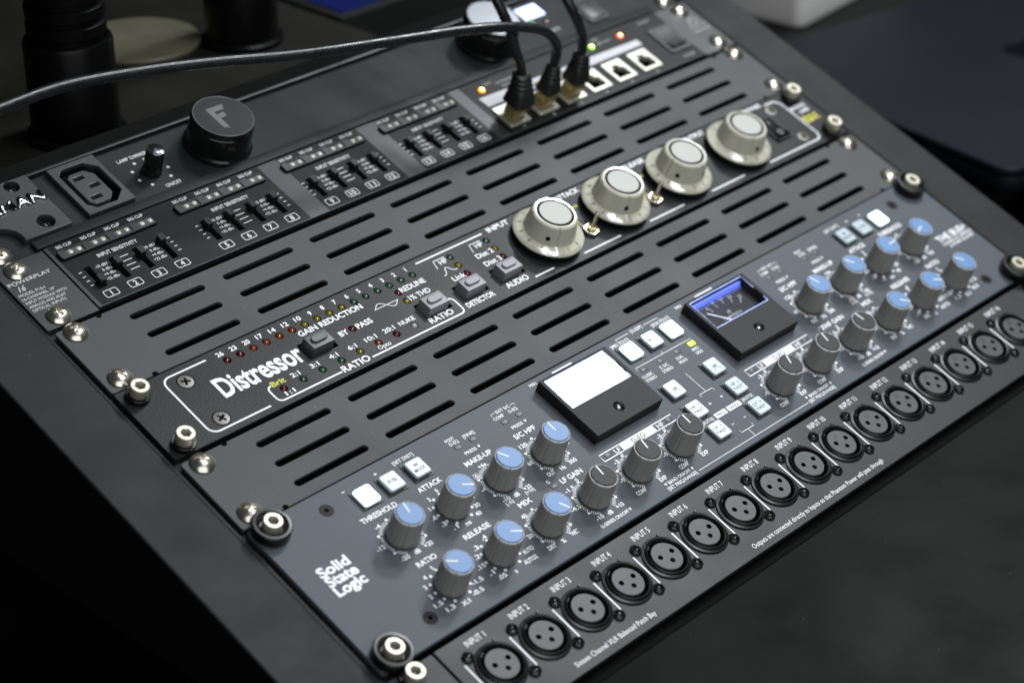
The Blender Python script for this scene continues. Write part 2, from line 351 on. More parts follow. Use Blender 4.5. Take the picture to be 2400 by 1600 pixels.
# rack cabinet: two side rails sloping with the face, front lip, mounting strips, black sheet for the shade inside
cb = wthing('rack_cabinet', 'black sloping desktop rack cabinet with wide side rails framing the audio units', 'rack', (0, 0, 0))
def wedge(name, x0, x1, yf, yb, top, thick=0):
    # side cheek: lies on the desk (world z 0), top edge follows the slope 'top' mm below the face plane
    v = []; pts = []
    a = rk(0, yf, top)/MM; b = rk(0, yb, top)/MM
    a2 = rk(0, yf, top-thick)/MM if thick else None; b2 = rk(0, yb, top-thick)/MM if thick else None
    pts = [(a.y, a.z), (b.y, b.z), (b2.y, b2.z), (a2.y, a2.z)] if thick else [(a.y, a.z), (b.y, b.z), (b.y+8, 0.3), (a.y-0.5, 0.3)]
    for x in (x0, x1): v += [(x, y, z) for y, z in pts]
    f = [(0, 1, 2, 3), (7, 6, 5, 4)] + [(i, i+4, (i+1) % 4+4, (i+1) % 4) for i in range(4)]
    bm_me = mesh(name, v, f, None)
    bm = bmesh.new(); bm.from_mesh(bm_me); bmesh.ops.bevel(bm, geom=bm.edges[:], offset=0.9*MM, segments=2, profile=0.5, affect='EDGES'); bm.to_mesh(bm_me); bm.free()
    return bm_me
for x0, x1 in ((-36.8, -3.4), (485.6, 517)):
    obj('side_rail', wedge('side_rail', x0, x1, -3, 372, -0.8, 2.4), M_RAIL, cb)
    obj('side_panel', wedge('side_panel', x0+0.6, x1-0.6, -2, 371, -3.3), M_VOID, cb)  # shade on the outer sides is put into the near-black colour
obj('back_panel', wedge('back_panel', -3.2, 485.4, 360, 371, -6), M_VOID, cb)  # near-black in place of the unlit gap behind the top unit
obj('front_lip', wedge('front_lip', -3.2, 485.4, -4.6, -2.8, -4.5), M_VOID, cb)  # near-black in place of the unlit gap before the desk
# mounting strips and black sheet are laid out on the slope
ms = boxes('mounting_strip', [(-2.9, -2, -7, 14, 358, -3.4)], 0.4); 
for x in (0, 471.4):
    o = obj('mounting_strip', ms, M_BLKPL, cb); o.matrix_world = RACK @ Matrix.Translation((x*MM, 0, 0))
ms2 = boxes('edge_bead', [(-3.1, -2, -3.2, -1.6, 357, -1.6)], 0.3)
for x in (0, 487.2):
    o = obj('edge_bead', ms2, M_RAIL, cb); o.matrix_world = RACK @ Matrix.Translation((x*MM, 0, 0))
o = obj('shade_sheet', boxes('shade_sheet', [(15, -2, -14, 468, 358, -12)]), M_VOID, cb); o.matrix_world = RACK.copy()  # black sheet added for the shade inside the rack

# ================================================================ patch bay (1U)
pb = Unit('patch_bay', 'black sixteen socket patch bay with white input numbers, lowest unit of the rack', 'patch bay', 0)
XC = [45.0+26.02*i for i in range(16)]; XY = 22.9
pb.part('rack_ear', plate('rack_ear', rrect(0, 0.4, 24.6, 43.5, 0.8), [], -3.2, -0.6, 0.2), M_PATCH)
pb.part('rack_ear', plate('rack_ear', rrect(458.2, 0.4, 482.6, 43.5, 0.8), [], -3.2, -0.6, 0.2), M_PATCH)
pb.part('face_plate', plate('face_plate', rrect(25.4, 0.4, 457.4, 43.5, 0.5), [circ(x, XY, 9.6, 28) for x in XC], -3.0, 0.0, 0.25), M_PATCH)
XS = lathe('xlr_shell', [(8.9, -7), (8.9, 1.2), (9.3, 2.0), (9.8, 2.2), (10.2, 1.9), (10.5, 1.1), (11.5, 0.8), (11.7, 0.05)], 44, cap=False)
XF = lathe('xlr_floor', [(9.4, -6.4), (0, -6.4)], 28)
XI = lathe('xlr_insert', [(7.6, -6), (7.6, 0.4), (7.3, 0.8), (0, 0.8)], 36)
XP = lathe('pin_hole', [(1.25, 0.0), (0, 0.0)], 18)
XE = plate('emblem_ring', circ(0, 0, 1.55, 24), [circ(0, 0, 1.35, 24)], 0, 0.04)
XT = boxes('latch_tab', [(-1.3, -0.8, -4, 1.3, 1.2, 1.6)], 0.25)
XN = boxes('key_notch', [(-0.5, 0, 0.1, 0.5, 1.6, 1.0)], 0.15)
for i, x in enumerate(XC):
    s = pb.part('xlr_socket', XS, M_XLR, x, XY)
    obj('socket_floor', XF, M_VOID, s); obj('insert', XI, M_XLRIN, s, (0.6, 0.3, 0))
    for dx, dy in ((4.1, 0.9), (-3.4, 1.0), (0.5, -3.0)): obj('pin_hole', XP, M_VOID, s, (0.6+dx, 0.3+dy, 0.84))
    obj('emblem_ring', XE, M_XLR, s, (0.4, 4.9, 0.82))
    obj('emblem', text_mesh('A', 1.2, 1.5, 0.02, 0, 0, 'C'), M_XLR, s, (0.4, 4.2, 0.84))
    for t, dx, dy in (('1', 5.6, -1.0), ('2', -2.2, -0.9), ('3', 1.0, -0.9)): obj('pin_number', text_mesh(t, None, 1.1, 0.02, 0, 0, 'C'), M_XLR, s, (0.4+dx, dy, 0.84))
    obj('latch_tab', XT, M_XLR, s, (-4.6, 8.1, 0), 30); obj('key_notch', XN, M_XLR, s, (5.6, 10.0, 0), -28)
    for dx, dy in ((-9.3, 10.5), (9.9, -10.0)): obj('screw', S_XLR, M_BLKSCR, s, (dx, dy, 0), random.uniform(0, 90))
    pb.text('INPUT %d' % (i+1), x-0.2, 37.3, 11.0 if i < 9 else 12.6, 3.0, bold=0.004, align='C')
    if i or 1: pb.line([[(x-13.0, 31.4), (x-13.0, 14.8)]], 0.75)
pb.text('Sixteen Channel XLR Balanced Patch Bay', 71.7, 4.1, 50.4, 2.5, bold=0.004)
pb.text('Outputs are connected directly to Inputs so that Phantom Power will pass through', 189.4, 3.7, 100.2, 2.5, bold=0.004)
for x in (8.6, 474): 
    for y in (6.35, 38.1): capscrew(pb, x, y, -0.6)

# ================================================================ bus compressor (2U, blue grey)
sl = Unit('bus_compressor', 'blue grey two unit bus compressor with blue capped knobs and two lit meters', 'compressor', U)
SY0, SY1 = 45.0, 132.9
sl.part('face_plate', plate('face_plate', [(x, y-U) for x, y in rrect(0.6, SY0+1.5, 482.0, SY1, 2.2)], [], -2.2, 0.4, 0.3), M_SSL)
SZ = 0.4
K_BODY = lathe('ssl_knob', [(7.35, 0.6), (7.4, 1.2), (6.75, 13.6), (6.6, 13.9)], 240, lambda a, k: 1-0.045*(max(0, math.cos(a*10))**14), 22)
K_RIM = lathe('ssl_knob_rim', [(6.62, 13.6), (6.72, 14.0), (6.6, 14.5), (6.2, 14.7), (5.9, 14.2), (0, 14.2)], 240, lambda a, k: 1-0.045*(max(0, math.cos(a*10))**14) if k < 3 else 1, 30)
K_CAP = lathe('ssl_cap', [(5.95, 13.9), (5.95, 14.7), (5.7, 15.0), (0, 15.05)], 40)
K_PTR = boxes('ssl_pointer', [(0.4, -0.42, 14.9, 5.85, 0.42, 15.12)], 0.05)
K_SH = lathe('ssl_shadow_gap', [(6.6, 0), (6.6, 0.8)], 30)
def ticks(kind):
    parts = []; v = []
    if kind == 'step':
        ps = [circ(8.75*math.cos(R(a)), 8.75*math.sin(R(a)), 0.72, 12) for a in range(240, -61, -30)]
        return fill('scale_marks', ps)
    ps = [circ(10.35*math.cos(R(a)), 10.35*math.sin(R(a)), 0.72, 12) for a in (210, 150, 90, 30, -30)]
    for k in range(0, 51):
        a = R(240-6*k); L = 10.0 if k % 5 else 10.4
        if k % 10 == 5: continue
        c, s_ = math.cos(a), math.sin(a); n = (-s_*0.17, c*0.17)
        ps.append([(8.4*c-n[0], 8.4*s_-n[1]), (L*c-n[0], L*s_-n[1]), (L*c+n[0], L*s_+n[1]), (8.4*c+n[0], 8.4*s_+n[1])])
    return fill('scale_marks', ps)
TK = {k: ticks(k) for k in ('step', 'cont')}
NUM = {'thr': [('-4', -5.8, 9.4), ('-12', -12.5, -0.1), ('-20', -6.8, -9.5), ('dB', 0, -9.6), ('+20', 6.8, -9.3), ('4', 5.8, 9.4)],
 'att': [('6', 0.4, 11.0), ('3', -6.1, 8.8), ('1', -9.6, 4.6), ('.6', -11.2, 0), ('.3', -10.0, -4.8), ('.1', -6.6, -8.7), ('ms', -0.1, -10), ('40', 7.6, -8.6), ('30', 10.4, -4.8), ('20', 11.2, 0), ('10', 6.6, 8.8)],
 'mk': [('+4', -2.4, 10.7), ('0', -8.2, 7.2), ('-4', -10.8, 0.1), ('-10', -6, -9.4), ('[-5]', -6, -11.7), ('dB', 0.1, -10), ('+20', 7.4, -9.5), ('[+10]', 6.9, -11.7)],
 'hpf': [('120', -6.6, 9.3), ('60', -11.2, 0), ('OUT', -7.2, -9.5), ('Hz', 0.2, -9.9), ('300', 7.2, -9.4), ('200', 11.6, 0)],
 'rat': [('5', -0.8, 10.6), ('4', -7, 8.4), ('3', -10.4, 4.5), ('2', -11.7, -0.4), ('1.5', -11.6, -5), ('1.3', -8.5, -9.2), ('X:1', -0.8, -10.6), ('-0.5', 7.6, -9.2), ('-1.5', 11.2, -5), ('X', 11.2, 4.5)],
 'rel': [('.4', 0, 10.6), ('.3', -7.1, 8.2), ('.2', -10.1, 4.4), ('.15', -12.1, -0.4), ('.1', -10.6, -5.2), ('.05', -7.8, -9.2), ('s', -0.6, -10.3), ('AUTO2', 9.4, -9.4), ('AUTO', 12.2, -5), ('1.2', 11, 4.5)],
 'mix': [('40', -6, 9.4), ('20', -11.7, 0), ('DRY', -7.4, -9.6), ('%', -0.4, -10), ('WET', 7.4, -9.4), ('80', 11.7, 0)],
 'lfg': [('0', 0.3, 11.6), ('-1.5', -6.6, 9.4), ('-4.5', -12.2, 0.1), ('-10', -6.4, -9.6), ('dB', 0, -10), ('+10', 7, -9.6)],
 'deq': [('0', 0.5, 11.6), ('-3', -5.3, 9.4), ('-9', -11, 0), ('COMP', -8.1, -9.4), ('EXP', 6.9, -9.5)]}
NUMM = {}
def numbers(kind):
    if kind not in NUMM:
        ps = []
        for t, x, y in NUM[kind]:
            h = 1.5 if t.startswith('[') else 2.15
            ps.append((text_mesh(t, len(t)*h*0.72 if len(t) > 1 else None, h, 0.022, 0, 0, 'C'), x, y-h/2, 0, 0))
        if kind == 'mk': ps.append((stroke('zero_box', [[(-9.6, 5.7), (-6.8, 5.7), (-6.8, 8.7), (-9.6, 8.7), (-9.6, 5.7)]], 0.25), 0, 0, 0, 0))
        NUMM[kind] = join('scale_numbers', ps)
    return NUMM[kind]
X0, XP_ = 55.6, 30.1; YT, YB = 95.4, 65.1
RX = [282.3+30.45*i for i in range(6)]
KN = [('thr', X0, YT, 80, 1), ('att', X0+XP_, YT, -31, 1), ('mk', X0+2*XP_, YT, 121, 1), ('hpf', X0+3*XP_, YT, 90, 1),
      ('rat', X0, YB, 146, 1), ('rel', X0+XP_, YB, -30, 1), ('mix', X0+2*XP_, YB, -62, 1), ('lfg', X0+3*XP_, YB, 84, 0), ('deq', X0+4*XP_, YB, 79, 0), ('deq', X0+5*XP_, YB, 86, 0),
      ('hpf', RX[2], YT, 108, 1), ('mk', RX[3], YT, 123, 1), ('att', RX[4], YT, 0, 1), ('thr', RX[5], YT, -161, 1),
      ('deq', RX[0], YB, 66, 0), ('deq', RX[1], YB, 78, 0), ('lfg', RX[2], YB, 98, 0), ('mix', RX[3], YB, -43, 1), ('rel', RX[4], YB, -29, 1), ('rat', RX[5], YB, 129, 1)]
for kind, x, y, ang, blue in KN:
    k = sl.part('knob', K_BODY, M_KNOB, x, y, SZ, ang)
    obj('rim', K_RIM, M_KNOBRIM, k); obj('cap', K_CAP, M_BLUE if blue else M_DARKCAP, k); obj('pointer', K_PTR, M_POINT, k); obj('shadow_gap', K_SH, M_VOID, k)  # black ring at the base stands for the shade under the knob
    sl.part('scale_marks', TK['step' if kind in ('att', 'rat', 'rel') else 'cont'], M_SSLWHITE, x, y, SZ+PZ)
    sl.part('scale_numbers', numbers(kind), M_SSLWHITE, x, y, SZ+PZ)
def st(t, x, y, w, h, bold=0.012, align='L', m=M_SSLWHITE): return sl.text(t, x, y, w, h, m, bold+0.008, align, SZ+PZ)
for xo, xs in ((0, [X0+XP_*i for i in range(4)]), (1, [RX[5], RX[4], RX[3], RX[2]])):
    for (t, w), x in zip((('THRESHOLD', 20.4), ('ATTACK', 13.8), ('MAKE-UP', 16.4), ('S/C HPF', 13.4)), xs): st(t, x, 109.0, w, 2.6, 0.02, 'C')
    for (t, w), x in zip((('RATIO', 11), ('RELEASE', 15.4), ('MIX', 8)), xs): st(t, x, 78.7, w, 2.6, 0.02, 'C')
st('LF GAIN', X0+3*XP_, 78.6, 13.8, 2.6, 0.02, 'C'); st('LF/HF GAIN', RX[2], 78.9, 19.6, 2.6, 0.02, 'C')
for x in (X0+3*XP_, RX[2]): st('G-SERIES ON/OFF', x-0.9, 50.3, 18.2, 1.75, 0.008, 'C')
tri = fill('print_arrow', [[(-0.8, 0.75), (0.8, 0.75), (0, -0.75)]])
for x, y in ((X0+3*XP_+9.6, 51.2), (RX[2]+9.6, 51.2), (181.3, 52.2), (200.2, 52.2), (287.8, 52.2), (307.4, 52.2), (X0+2*XP_+5.4, 115.2), (X0+3*XP_+5.4, 115.2), (RX[3]+5.4, 115.2), (RX[2]+5.4, 115.2)):
    sl.part('print_arrow', tri, M_SSLWHITE, x, y, SZ+PZ)
st('BAND ON/OFF', 183.0, 51.4, 15.4, 1.75, 0.008); st('[SET FREQ/RANGE]', 180.2, 48.8, 20.1, 1.75, 0.008)
st('BAND ON/OFF', 289.9, 51.4, 15.4, 1.75, 0.008); st('[SET FREQ/RANGE]', 287.0, 48.8, 20.4, 1.75, 0.008)
for c in (X0+2*XP_, RX[3]):
    st('PRESS', c+0.0, 114.3, 7.0, 1.75, 0.006, 'C'); st('POST', c-4.0, 124.2, 5.2, 1.75, 0.006, 'C'); st('D-EQ', c-3.4, 121.9, 5.4, 1.75, 0.006, 'C'); st('[FINE]', c+6.0, 122.2, 6.8, 1.75, 0.006, 'C')
for c in (X0+3*XP_, RX[2]):
    st('PRESS', c+0.0, 114.3, 7.0, 1.75, 0.006, 'C'); st('COMP', c-4.2, 122.4, 6.4, 1.75, 0.006, 'C'); st('D-EQ', c+5.0, 122.4, 5.4, 1.75, 0.006, 'C'); st('EXT S/C', c+1.0, 125.2, 8.6, 1.75, 0.006, 'C')
    sl.line([[(c-6.6, 124.9), (c-6.6, 126.2), (c-4.0, 126.2)], [(c+6.0, 126.2), (c+8.4, 126.2), (c+8.4, 124.9)]], 0.25, M_SSLWHITE, SZ+PZ)
LEDW = boxes('led_window', [(-1.8, -1.15, 0, 1.8, 1.15, 0.35)], 0.15)
LW = [(X0+2*XP_-3.6, 119.8), (X0+2*XP_+5.8, 119.8), (X0+3*XP_-3.7, 119.7), (X0+3*XP_+5.8, 119.7), (134.5, 79.6), (RX[3]-4, 119.8), (RX[3]+5.6, 119.8), (RX[2]-4, 119.7), (RX[2]+5.6, 119.7), (RX[2]-10.5, 79.8), (227.2, 108.6), (239.4, 108.4), (251.9, 108.4)]
for x, y in LW: sl.part('indicator_window', LEDW, M_LEDCLR, x, y, SZ-0.05)
sl.part('indicator_window', boxes('lit_window', [(-2.2, -1.3, 0, 2.2, 1.3, 0.45)], 0.2), M_ELIME, 262.9, 108.4, SZ-0.05)
st('G', 133.6, 82.0, None, 1.75, 0.006, 'C')
# push buttons
BZ = plate('button_bezel', rrect(-5.6, -5.6, 5.6, 5.6, 0.2), [], 0, 0.5, 0.12)
BB = frustum('button_base', -5.0, -5.0, 5.0, 5.0, 0.3, 1.2, 0.3, 0.15)
BC = plate('button_cap', [(x, y) for x, y in rrect(-4.6, -4.8, 4.6, 4.8, 1.3, 3)], [], 0.6, 2.4, 0.5)
def button(x, y, lit=False, t=None):
    b = sl.part('push_button', BZ, M_BLKPL, x, y, SZ-0.02)
    obj('button_base', BB, M_BTNLITBASE if lit else M_BTNBASE, b); obj('button_cap', BC, M_BTNLIT if lit else M_BTNCLR, b)
    if t:
        h = 1.8
        for i, s in enumerate(t): obj('lettering', text_mesh(s, min(7.0, len(s)*1.55), h, 0.004, 0, 0, 'C'), M_DARKPRINT if not lit else M_BTNCLR, b, (0, (0.5 if len(t) > 1 else -0.9)-2.8*i, 2.46))
    return b
def peak(b): obj('lettering', stroke('peak_mark', [[(-2.6, -2.8), (-1.7, -2.6), (-1.0, -1.2), (-0.5, -0.5), (0, -0.3), (0.5, -0.5), (1.0, -1.2), (1.7, -2.6), (2.6, -2.8)]], 0.32), M_DARKPRINT, b, (0, 0, 2.46))
button(56.3, 119.6, True); button(71.3, 119.6, t=['F/B']); button(86.5, 119.6, t=['4K', 'MODE'])
button(403.7, 119.0, t=['4K', 'MODE']); button(418.7, 118.9, t=['F/B']); button(434.2, 118.9, True)
button(229.6, 119.8, True); button(244.9, 119.9, t=['MODE']); button(259.8, 119.8, True)
for x in (229.3, 259.4):
    peak(button(x, 90.8, t=['HF'])); button(x, 76.0, t=['HF >', 'FAST']); button(x, 61.0, t=['LF >', 'FAST'])
for x in (56.3, 434.0): st('-', x-6.5, 126.6, 1.6, 1.9, 0.03, 'C')
for x in (71.3, 418.7): st('+', x-2.4, 126.6, 1.8, 1.9, 0.02, 'C')
for x in (86.5, 403.7): st('[SET DIST]', x-1.0, 127.0, 12.0, 1.75, 0.006, 'C')
st('[MID SOLO]', 223.4, 126.4, 12.6, 1.9, 0.006); st('[SLEEP]', 240.6, 129.2, 8.2, 1.8, 0.006); st('[SIDE SOLO]', 253.6, 126.6, 13, 1.8, 0.006)
sl.line([[(229.4, 128.4), (229.4, 130), (239.2, 130)], [(250, 130), (260.8, 130), (260.8, 128.4)], [(224, 109.6), (224, 111.2), (265.2, 111.2), (265.2, 109.6)], [(244.5, 111.2), (244.5, 112.6)],
         [(244.4, 96), (244.4, 82.4)], [(239.6, 80.7), (239.6, 82.4), (249.2, 82.4), (249.2, 80.7)], [(239.6, 56.2), (239.6, 54.6), (248.8, 54.6), (248.8, 56.2)], [(244.2, 54.6), (244.2, 49.8)], [(202, 49.6), (286, 49.6)]], 0.3, M_SSLWHITE, SZ+PZ)
for a, b, x in (('CLASSIC', 'STEREO', 226.2), ('\u03a3 S/C', 'STEREO', 238.4), ('DUAL', 'MONO', 250.0), ('MID', 'SIDE', 262.2)):
    w = 4.6 if a in ('DUAL', 'MID') else 7.2
    st(a, x, 104.2, w if a != '\u03a3 S/C' else 6.0, 1.7, 0.006, 'C'); st(b, x, 101.6, w if a != 'DUAL' else 5.6, 1.7, 0.006, 'C')
for x, y in ((239.9, 75.6), (248.9, 75.8)): st('+', x, y-0.9, 2.0, 2.0, 0.004, 'C')
for x, y in ((239.8, 60.6), (248.9, 60.6)): sl.line([[(x-0.9, y), (x+0.9, y)]], 0.3, M_SSLWHITE, SZ+PZ)
for x0, t, w in ((235.6, 'FREQ', 5.6), (245.0, 'RANGE', 7.0)):
    sl.part('printed_box', fill('printed_box', [rrect(0, 0, w+2.6, 2.9)]), M_SSLWHITE, x0, 67.0, SZ+PZ); sl.text(t, x0+1.3, 67.6, w, 1.7, M_SSL, 0.004, 'L', SZ+2*PZ)
st('[AUTO]', 226.0, 67.6, 7.8, 1.7, 0.006); st('[AUTO]', 256.2, 67.8, 7.8, 1.7, 0.006)
for x0 in (166.2, 273.0):       # D-EQ boxes
    sl.line([[(x0, 77.4), (x0+50.6, 77.4), (x0+50.6, 81.4), (x0, 81.4), (x0, 77.2)]], 0.55, M_SSLWHITE, SZ+PZ)
    sl.part('printed_box', fill('printed_box', [rrect(0, 0, 23.5, 4.0)]), M_SSLWHITE, x0+13.4, 77.4, SZ+PZ)
    sl.text('D-EQ', x0+21, 78.2, 8.6, 2.5, M_SSL, 0.006, 'L', SZ+2*PZ)
    st('LF', x0+8.6, 78.1, 3.8, 2.5, 0.008); st('HF', x0+38.6, 78.1, 4.4, 2.5, 0.008)
    for dx in (4.2, 47): sl.part('indicator_window', LEDW, M_LEDCLR, x0+dx, 79.4, SZ-0.05)
# meters
MX0, MX1, MY0, MY1, MH = -23.0, 23.0, -19.7, 19.7, 6.0
MB_ = plate('meter_body', rrect(MX0, MY0, MX1, MY1, 0.4), [rrect(-20.7, -1.0, 20.7, 18.6)], 0, MH, 0.25)
MG = fill('meter_glass', [rrect(-20.6, -0.9, 20.6, 18.5)], MH-0.6)
MC = boxes('meter_card', [(-20.6, -0.9, 0.3, 20.6, 18.5, 0.8)])
ME = stroke('edge_light', [[(-20.45, 18.3), (-20.45, -0.75), (20.4, -0.75)], [(20.45, -0.75), (20.45, 2.4)], [(20.45, 9.5), (20.45, 18.3), (-20.4, 18.3)]], 0.30)
MBL = boxes('backlight', [(-20, 16.0, 1.2, 20, 16.35, 1.6), (-20, 17.6, 2.6, 20, 17.9, 3.0), (-20, 16.9, 3.4, 20, 17.05, 3.6), (-20, 15.1, 0.9, 20, 15.25, 1.0)])
MBLW = boxes('light_guide', [(-20.5, 17.0, 0.9, 20.5, 18.4, 2.4)])
PIV = (0.2, -3.5)
MN = stroke('needle', [[(-13.1, 10.9), (-3.5, 0.3)]], 0.55); MN2 = stroke('needle_shadow', [[(-13.3, 9.6), (-9.8, 6.6)]], 0.22)
scale_bits = [(stroke('ticks', [[(-8.7, 13.2), (-8.0, 10.6)], [(-3.5, 14.1), (-3.1, 11.5)], [(2.4, 14.5), (2.0, 11.7)], [(8.0, 12.9), (6.8, 10.1)], [(13.2, 9.9), (10.7, 7.8)]], 0.32), 0, 0, 0, 0)]
for t, x, y in (('0', -15.0, 10.4), ('4', -9.6, 13.2), ('8', -3.5, 14.8), ('12', 2.8, 14.7), ('16', 8.5, 13.2), ('20', 13.7, 10.6)): scale_bits.append((text_mesh(t, None if len(t) == 1 else 2.6, 1.9, 0.002, 0, 0, 'C'), x, y-0.4, 0, 0))
scale_bits += [(text_mesh('dB', 2.6, 1.9, 0.002, 0, 0, 'C'), -0.4, 5.6, 0, 0), (text_mesh('COMPRESSION', 13.4, 1.9, 0.002, 0, 0, 'C'), -0.4, 2.6, 0, 0)]
MS = join('meter_scale', scale_bits)
MSC = lathe('meter_screw', [(2.6, -0.6), (2.6, 0.25), (2.0, 0.75), (0, 0.95)], 28); MSL = boxes('screw_slot', [(-2.5, -0.3, 0.3, 2.5, 0.3, 1.06)])
for mx in (192.3, 298.0):
    my = 106.9
    m = sl.part('level_meter', MB_, M_METER, mx, my, SZ)
    obj('scale_card', MC, M_SCALE, m); obj('scale', MS, M_SCALEP, m, (0, 0, 1.0)); obj('needle', MN, M_NEEDLE, m, (0, 0, 1.9)); obj('glass', MG, M_GLASS, m)
    obj('edge_light', ME, M_EEDGE, m, (0, 0, MH-0.35)); obj('backlight', MBL, M_EBLUE, m); obj('light_guide', MBLW, M_EBLUE, m)
    sc_ = obj('adjuster_screw', MSC, mat('meter_screw_metal', (0.16, 0.16, 0.16), 0.2, metal=0.9), m, (0, -11.6, MH-0.1), 100 if mx < 200 else 150); obj('screw_recess', plate('screw_recess', circ(0, 0, 2.95, 28), [], 0, 0.06), M_VOID, m, (0, -11.6, MH+0.0))
    obj('slot', MSL, M_VOID, m, (0, -11.6, MH-0.1), 100 if mx < 200 else 150)
    st('MIN', mx-23.6, 129.0, 4.4, 1.7, 0.006); sl.line([[(mx-7.6, 130.4), (mx+6.0, 130.4)]], 0.9, M_SSLWHITE, SZ+PZ)
HEXS = plate('panel_screw', circ(0, 0, 3.3, 28), [circ(0, 0, 1.1, 6)], -0.3, 0.15, 0.1); HEXB = lathe('screw_floor', [(1.3, 0), (0, 0)], 12)
for x, y in ((37.0, 123.3), (36.2, 56.8), (453.4, 123.0), (453.8, 56.2)):
    h = sl.part('panel_screw', HEXS, mat('panel_screw_black', (0.008, 0.008, 0.008), 0.5, spec=0.15), x, y, SZ); obj('socket_floor', HEXB, M_VOID, h, (0, 0, 0.02))
for i, t in enumerate(('Solid', 'State', 'Logic')):
    st(t, 11.2, 96.4-5.5*i, 16.3, 5.0, 0.028)
st('THE BUS+', 453.6, 88.2, 30-3.5, 4.2, 0.02); st('2-CHANNEL BUS COMPRESSOR', 453.8, 85.4, 27, 1.8, 0.01); st('& DYNAMIC EQUALISER', 457, 82.8, 22.5, 1.8, 0.01)
for x in (9.0, 474.2):
    for y in (51.2, 127.0): capscrew(sl, x, y, SZ, True)

# ================================================================ vent panels (1U each)
def vent(oy, label, cut):
    u = Unit('vent_panel', label, 'vent panel', oy); holes = []
    for r in range(3):
        for c in range(8):
            x0 = 35.2+53.35*c; y = 33.85-12.75*r
            holes.append([(x0+1.75+1.75*math.cos(R(90+20*i)), y+1.75*math.sin(R(90+20*i))) for i in range(10)]+[(x0+40.2+1.75*math.cos(R(-90+20*i)), y+1.75*math.sin(R(-90+20*i))) for i in range(10)])
    for x in (22.3, 460.2):
        for y in (0.6, 43.8): pass
    u.part('face_plate', plate('face_plate', rrect(0.2, 0.3, 482.4, 44.1-cut, 1.4), holes, -1.8, 0.0, 0.2), M_VENT)
    u.part('shade_backing', boxes('shade_backing', [(18, 1, -9, 464, 43.5, -8)]), M_VOID)  # black sheet added so the slots read as unlit inside
    for y in (0.7, 43.8-cut):
        u.part('edge_notch', lathe('edge_notch', [(1.5, 0), (0, 0)], 18), M_VOID, 23.6, oy+y, 0.04)
        u.part('edge_notch', lathe('edge_notch', [(1.5, 0), (0, 0)], 18), M_VOID, 459.6, oy+y, 0.04)
    for x in (8.75, 473.85):
        for y in (6.35, 38.1): truss(u, x, oy+y)
vent(3*U, 'grey slotted vent panel between the blue grey compressor and the cream knob compressor', 1.5)
vent(5*U, 'grey slotted vent panel directly below the module with ethernet ports', 1.9)

# ================================================================ compressor with cream knobs (1U)
ds = Unit('compressor', 'charcoal one unit compressor with four cream skirted knobs and a row of small lamps', 'compressor', 4*U)
DY = 4*U
GX = [56.4+7.63*i for i in range(16)]
LEDS = [(x, 213.8, (M_LRED, M_LRED, M_LORG, M_LORG, M_LORG, M_LORG, M_LYEL, M_LYEL, M_LYEL, M_LYEL)[i] if i < 10 else M_LGRN) for i, x in enumerate(GX)]
LEDS += [(156.1, 207.8, M_LRED), (156.1, 201.6, M_LYEL), (120.2, 200.5, M_LRED)]
LEDS += [(x, 187.5, m) for x, m in zip([67.5+11.5*i for i in range(8)], (M_LRED, M_LGRN, M_LGRN, M_LGRN, M_LYEL, M_LORG, M_LRED, M_LWHT))]
LEDS += [(196.4, 213.9, M_LGRN), (196.3, 207.6, M_LYEL), (196.4, 201.3, M_LRED), (221.8, 214.0, M_LGRN), (221.8, 207.6, M_LYEL), (221.7, 201.4, M_LRED)]
BT = [(98.5, 200.3, 17.2, 9.6, M_BTNDARK), (164.9, 192.6, 17.4, 9.6, M_BTNGREY), (190.2, 192.5, 17.2, 9.4, M_BTNGREY), (215.6, 192.4, 17.6, 9.2, M_BTNGREY)]
holes = [circ(x, y-DY, 1.85, 18) for x, y, m in LEDS]+[rrect(x-w/2, y-h/2-DY, x+w/2, y+h/2-DY) for x, y, w, h, m in BT]
ds.part('face_plate', plate('face_plate', [(x, y-DY) for x, y in rrect(0.0, 178.6, 482.6, 221.8, 0.3)], holes, -3.0, 0.1, 0.2), M_DIST)
DZ = 0.1
ds.part('shade_backing', boxes('shade_backing', [(20, 1, -6, 462, 43, -5)]), M_VOID)
LD = lathe('lamp', [(1.6, -4), (1.6, -0.3), (1.35, 0.35), (0.8, 0.75), (0, 0.9)], 20)
for x, y, m in LEDS: ds.part('lamp', LD, m, x, y, DZ-0.2)
for x, y, w, h, m in BT:
    b = ds.part('push_button', frustum('push_button', -6.6, -h/2+0.4, 6.6, h/2-0.5, -4, 4.6, 0.35, 0.3), m, x-0.3, y, DZ)
    obj('button_pad', plate('button_pad', rrect(-4.4, -2.0, 4.4, 2.0, 1.95), [], 4.5, 5.7, 0.35), m, b, (0, 0.2, 0))
def dt(t, x, y, w, h, bold=0.018, align='L', m=M_WHITE): return ds.text(t, x, y, w, h, m, bold+0.004, align, DZ+PZ)
for x, t in zip(GX, (26, 23, 20, 17, 14, 12, 10, 9, 8, 7, 6, 5, 4, 3, 2, 1)): dt(str(t), x-0.8, 217.0, 3.7 if t > 9 else None, 2.5, 0.02, 'C')
dt('GAIN REDUCTION', 95.2, 208.4, 39, 3.1, 0.022); dt('Distressor', 41.4, 196.2, 47.6, 11.2, 0.022)
dt('BY', 112, 199.0, 5.2, 3.0, 0.022); dt('PASS', 122.6, 199.0, 9.6, 3.0, 0.022)
for x, t in zip([67.5+11.5*i for i in range(8)], (None, '2:1', '3:1', '4:1', '6:1', '10:1', '20:1', 'NUKE')):
    if t: dt(t, x-1.4, 190.4, {3: 5.0, 4: 7.0}[len(t)] if t != 'NUKE' else 9.8, 2.5, 0.014, 'C')
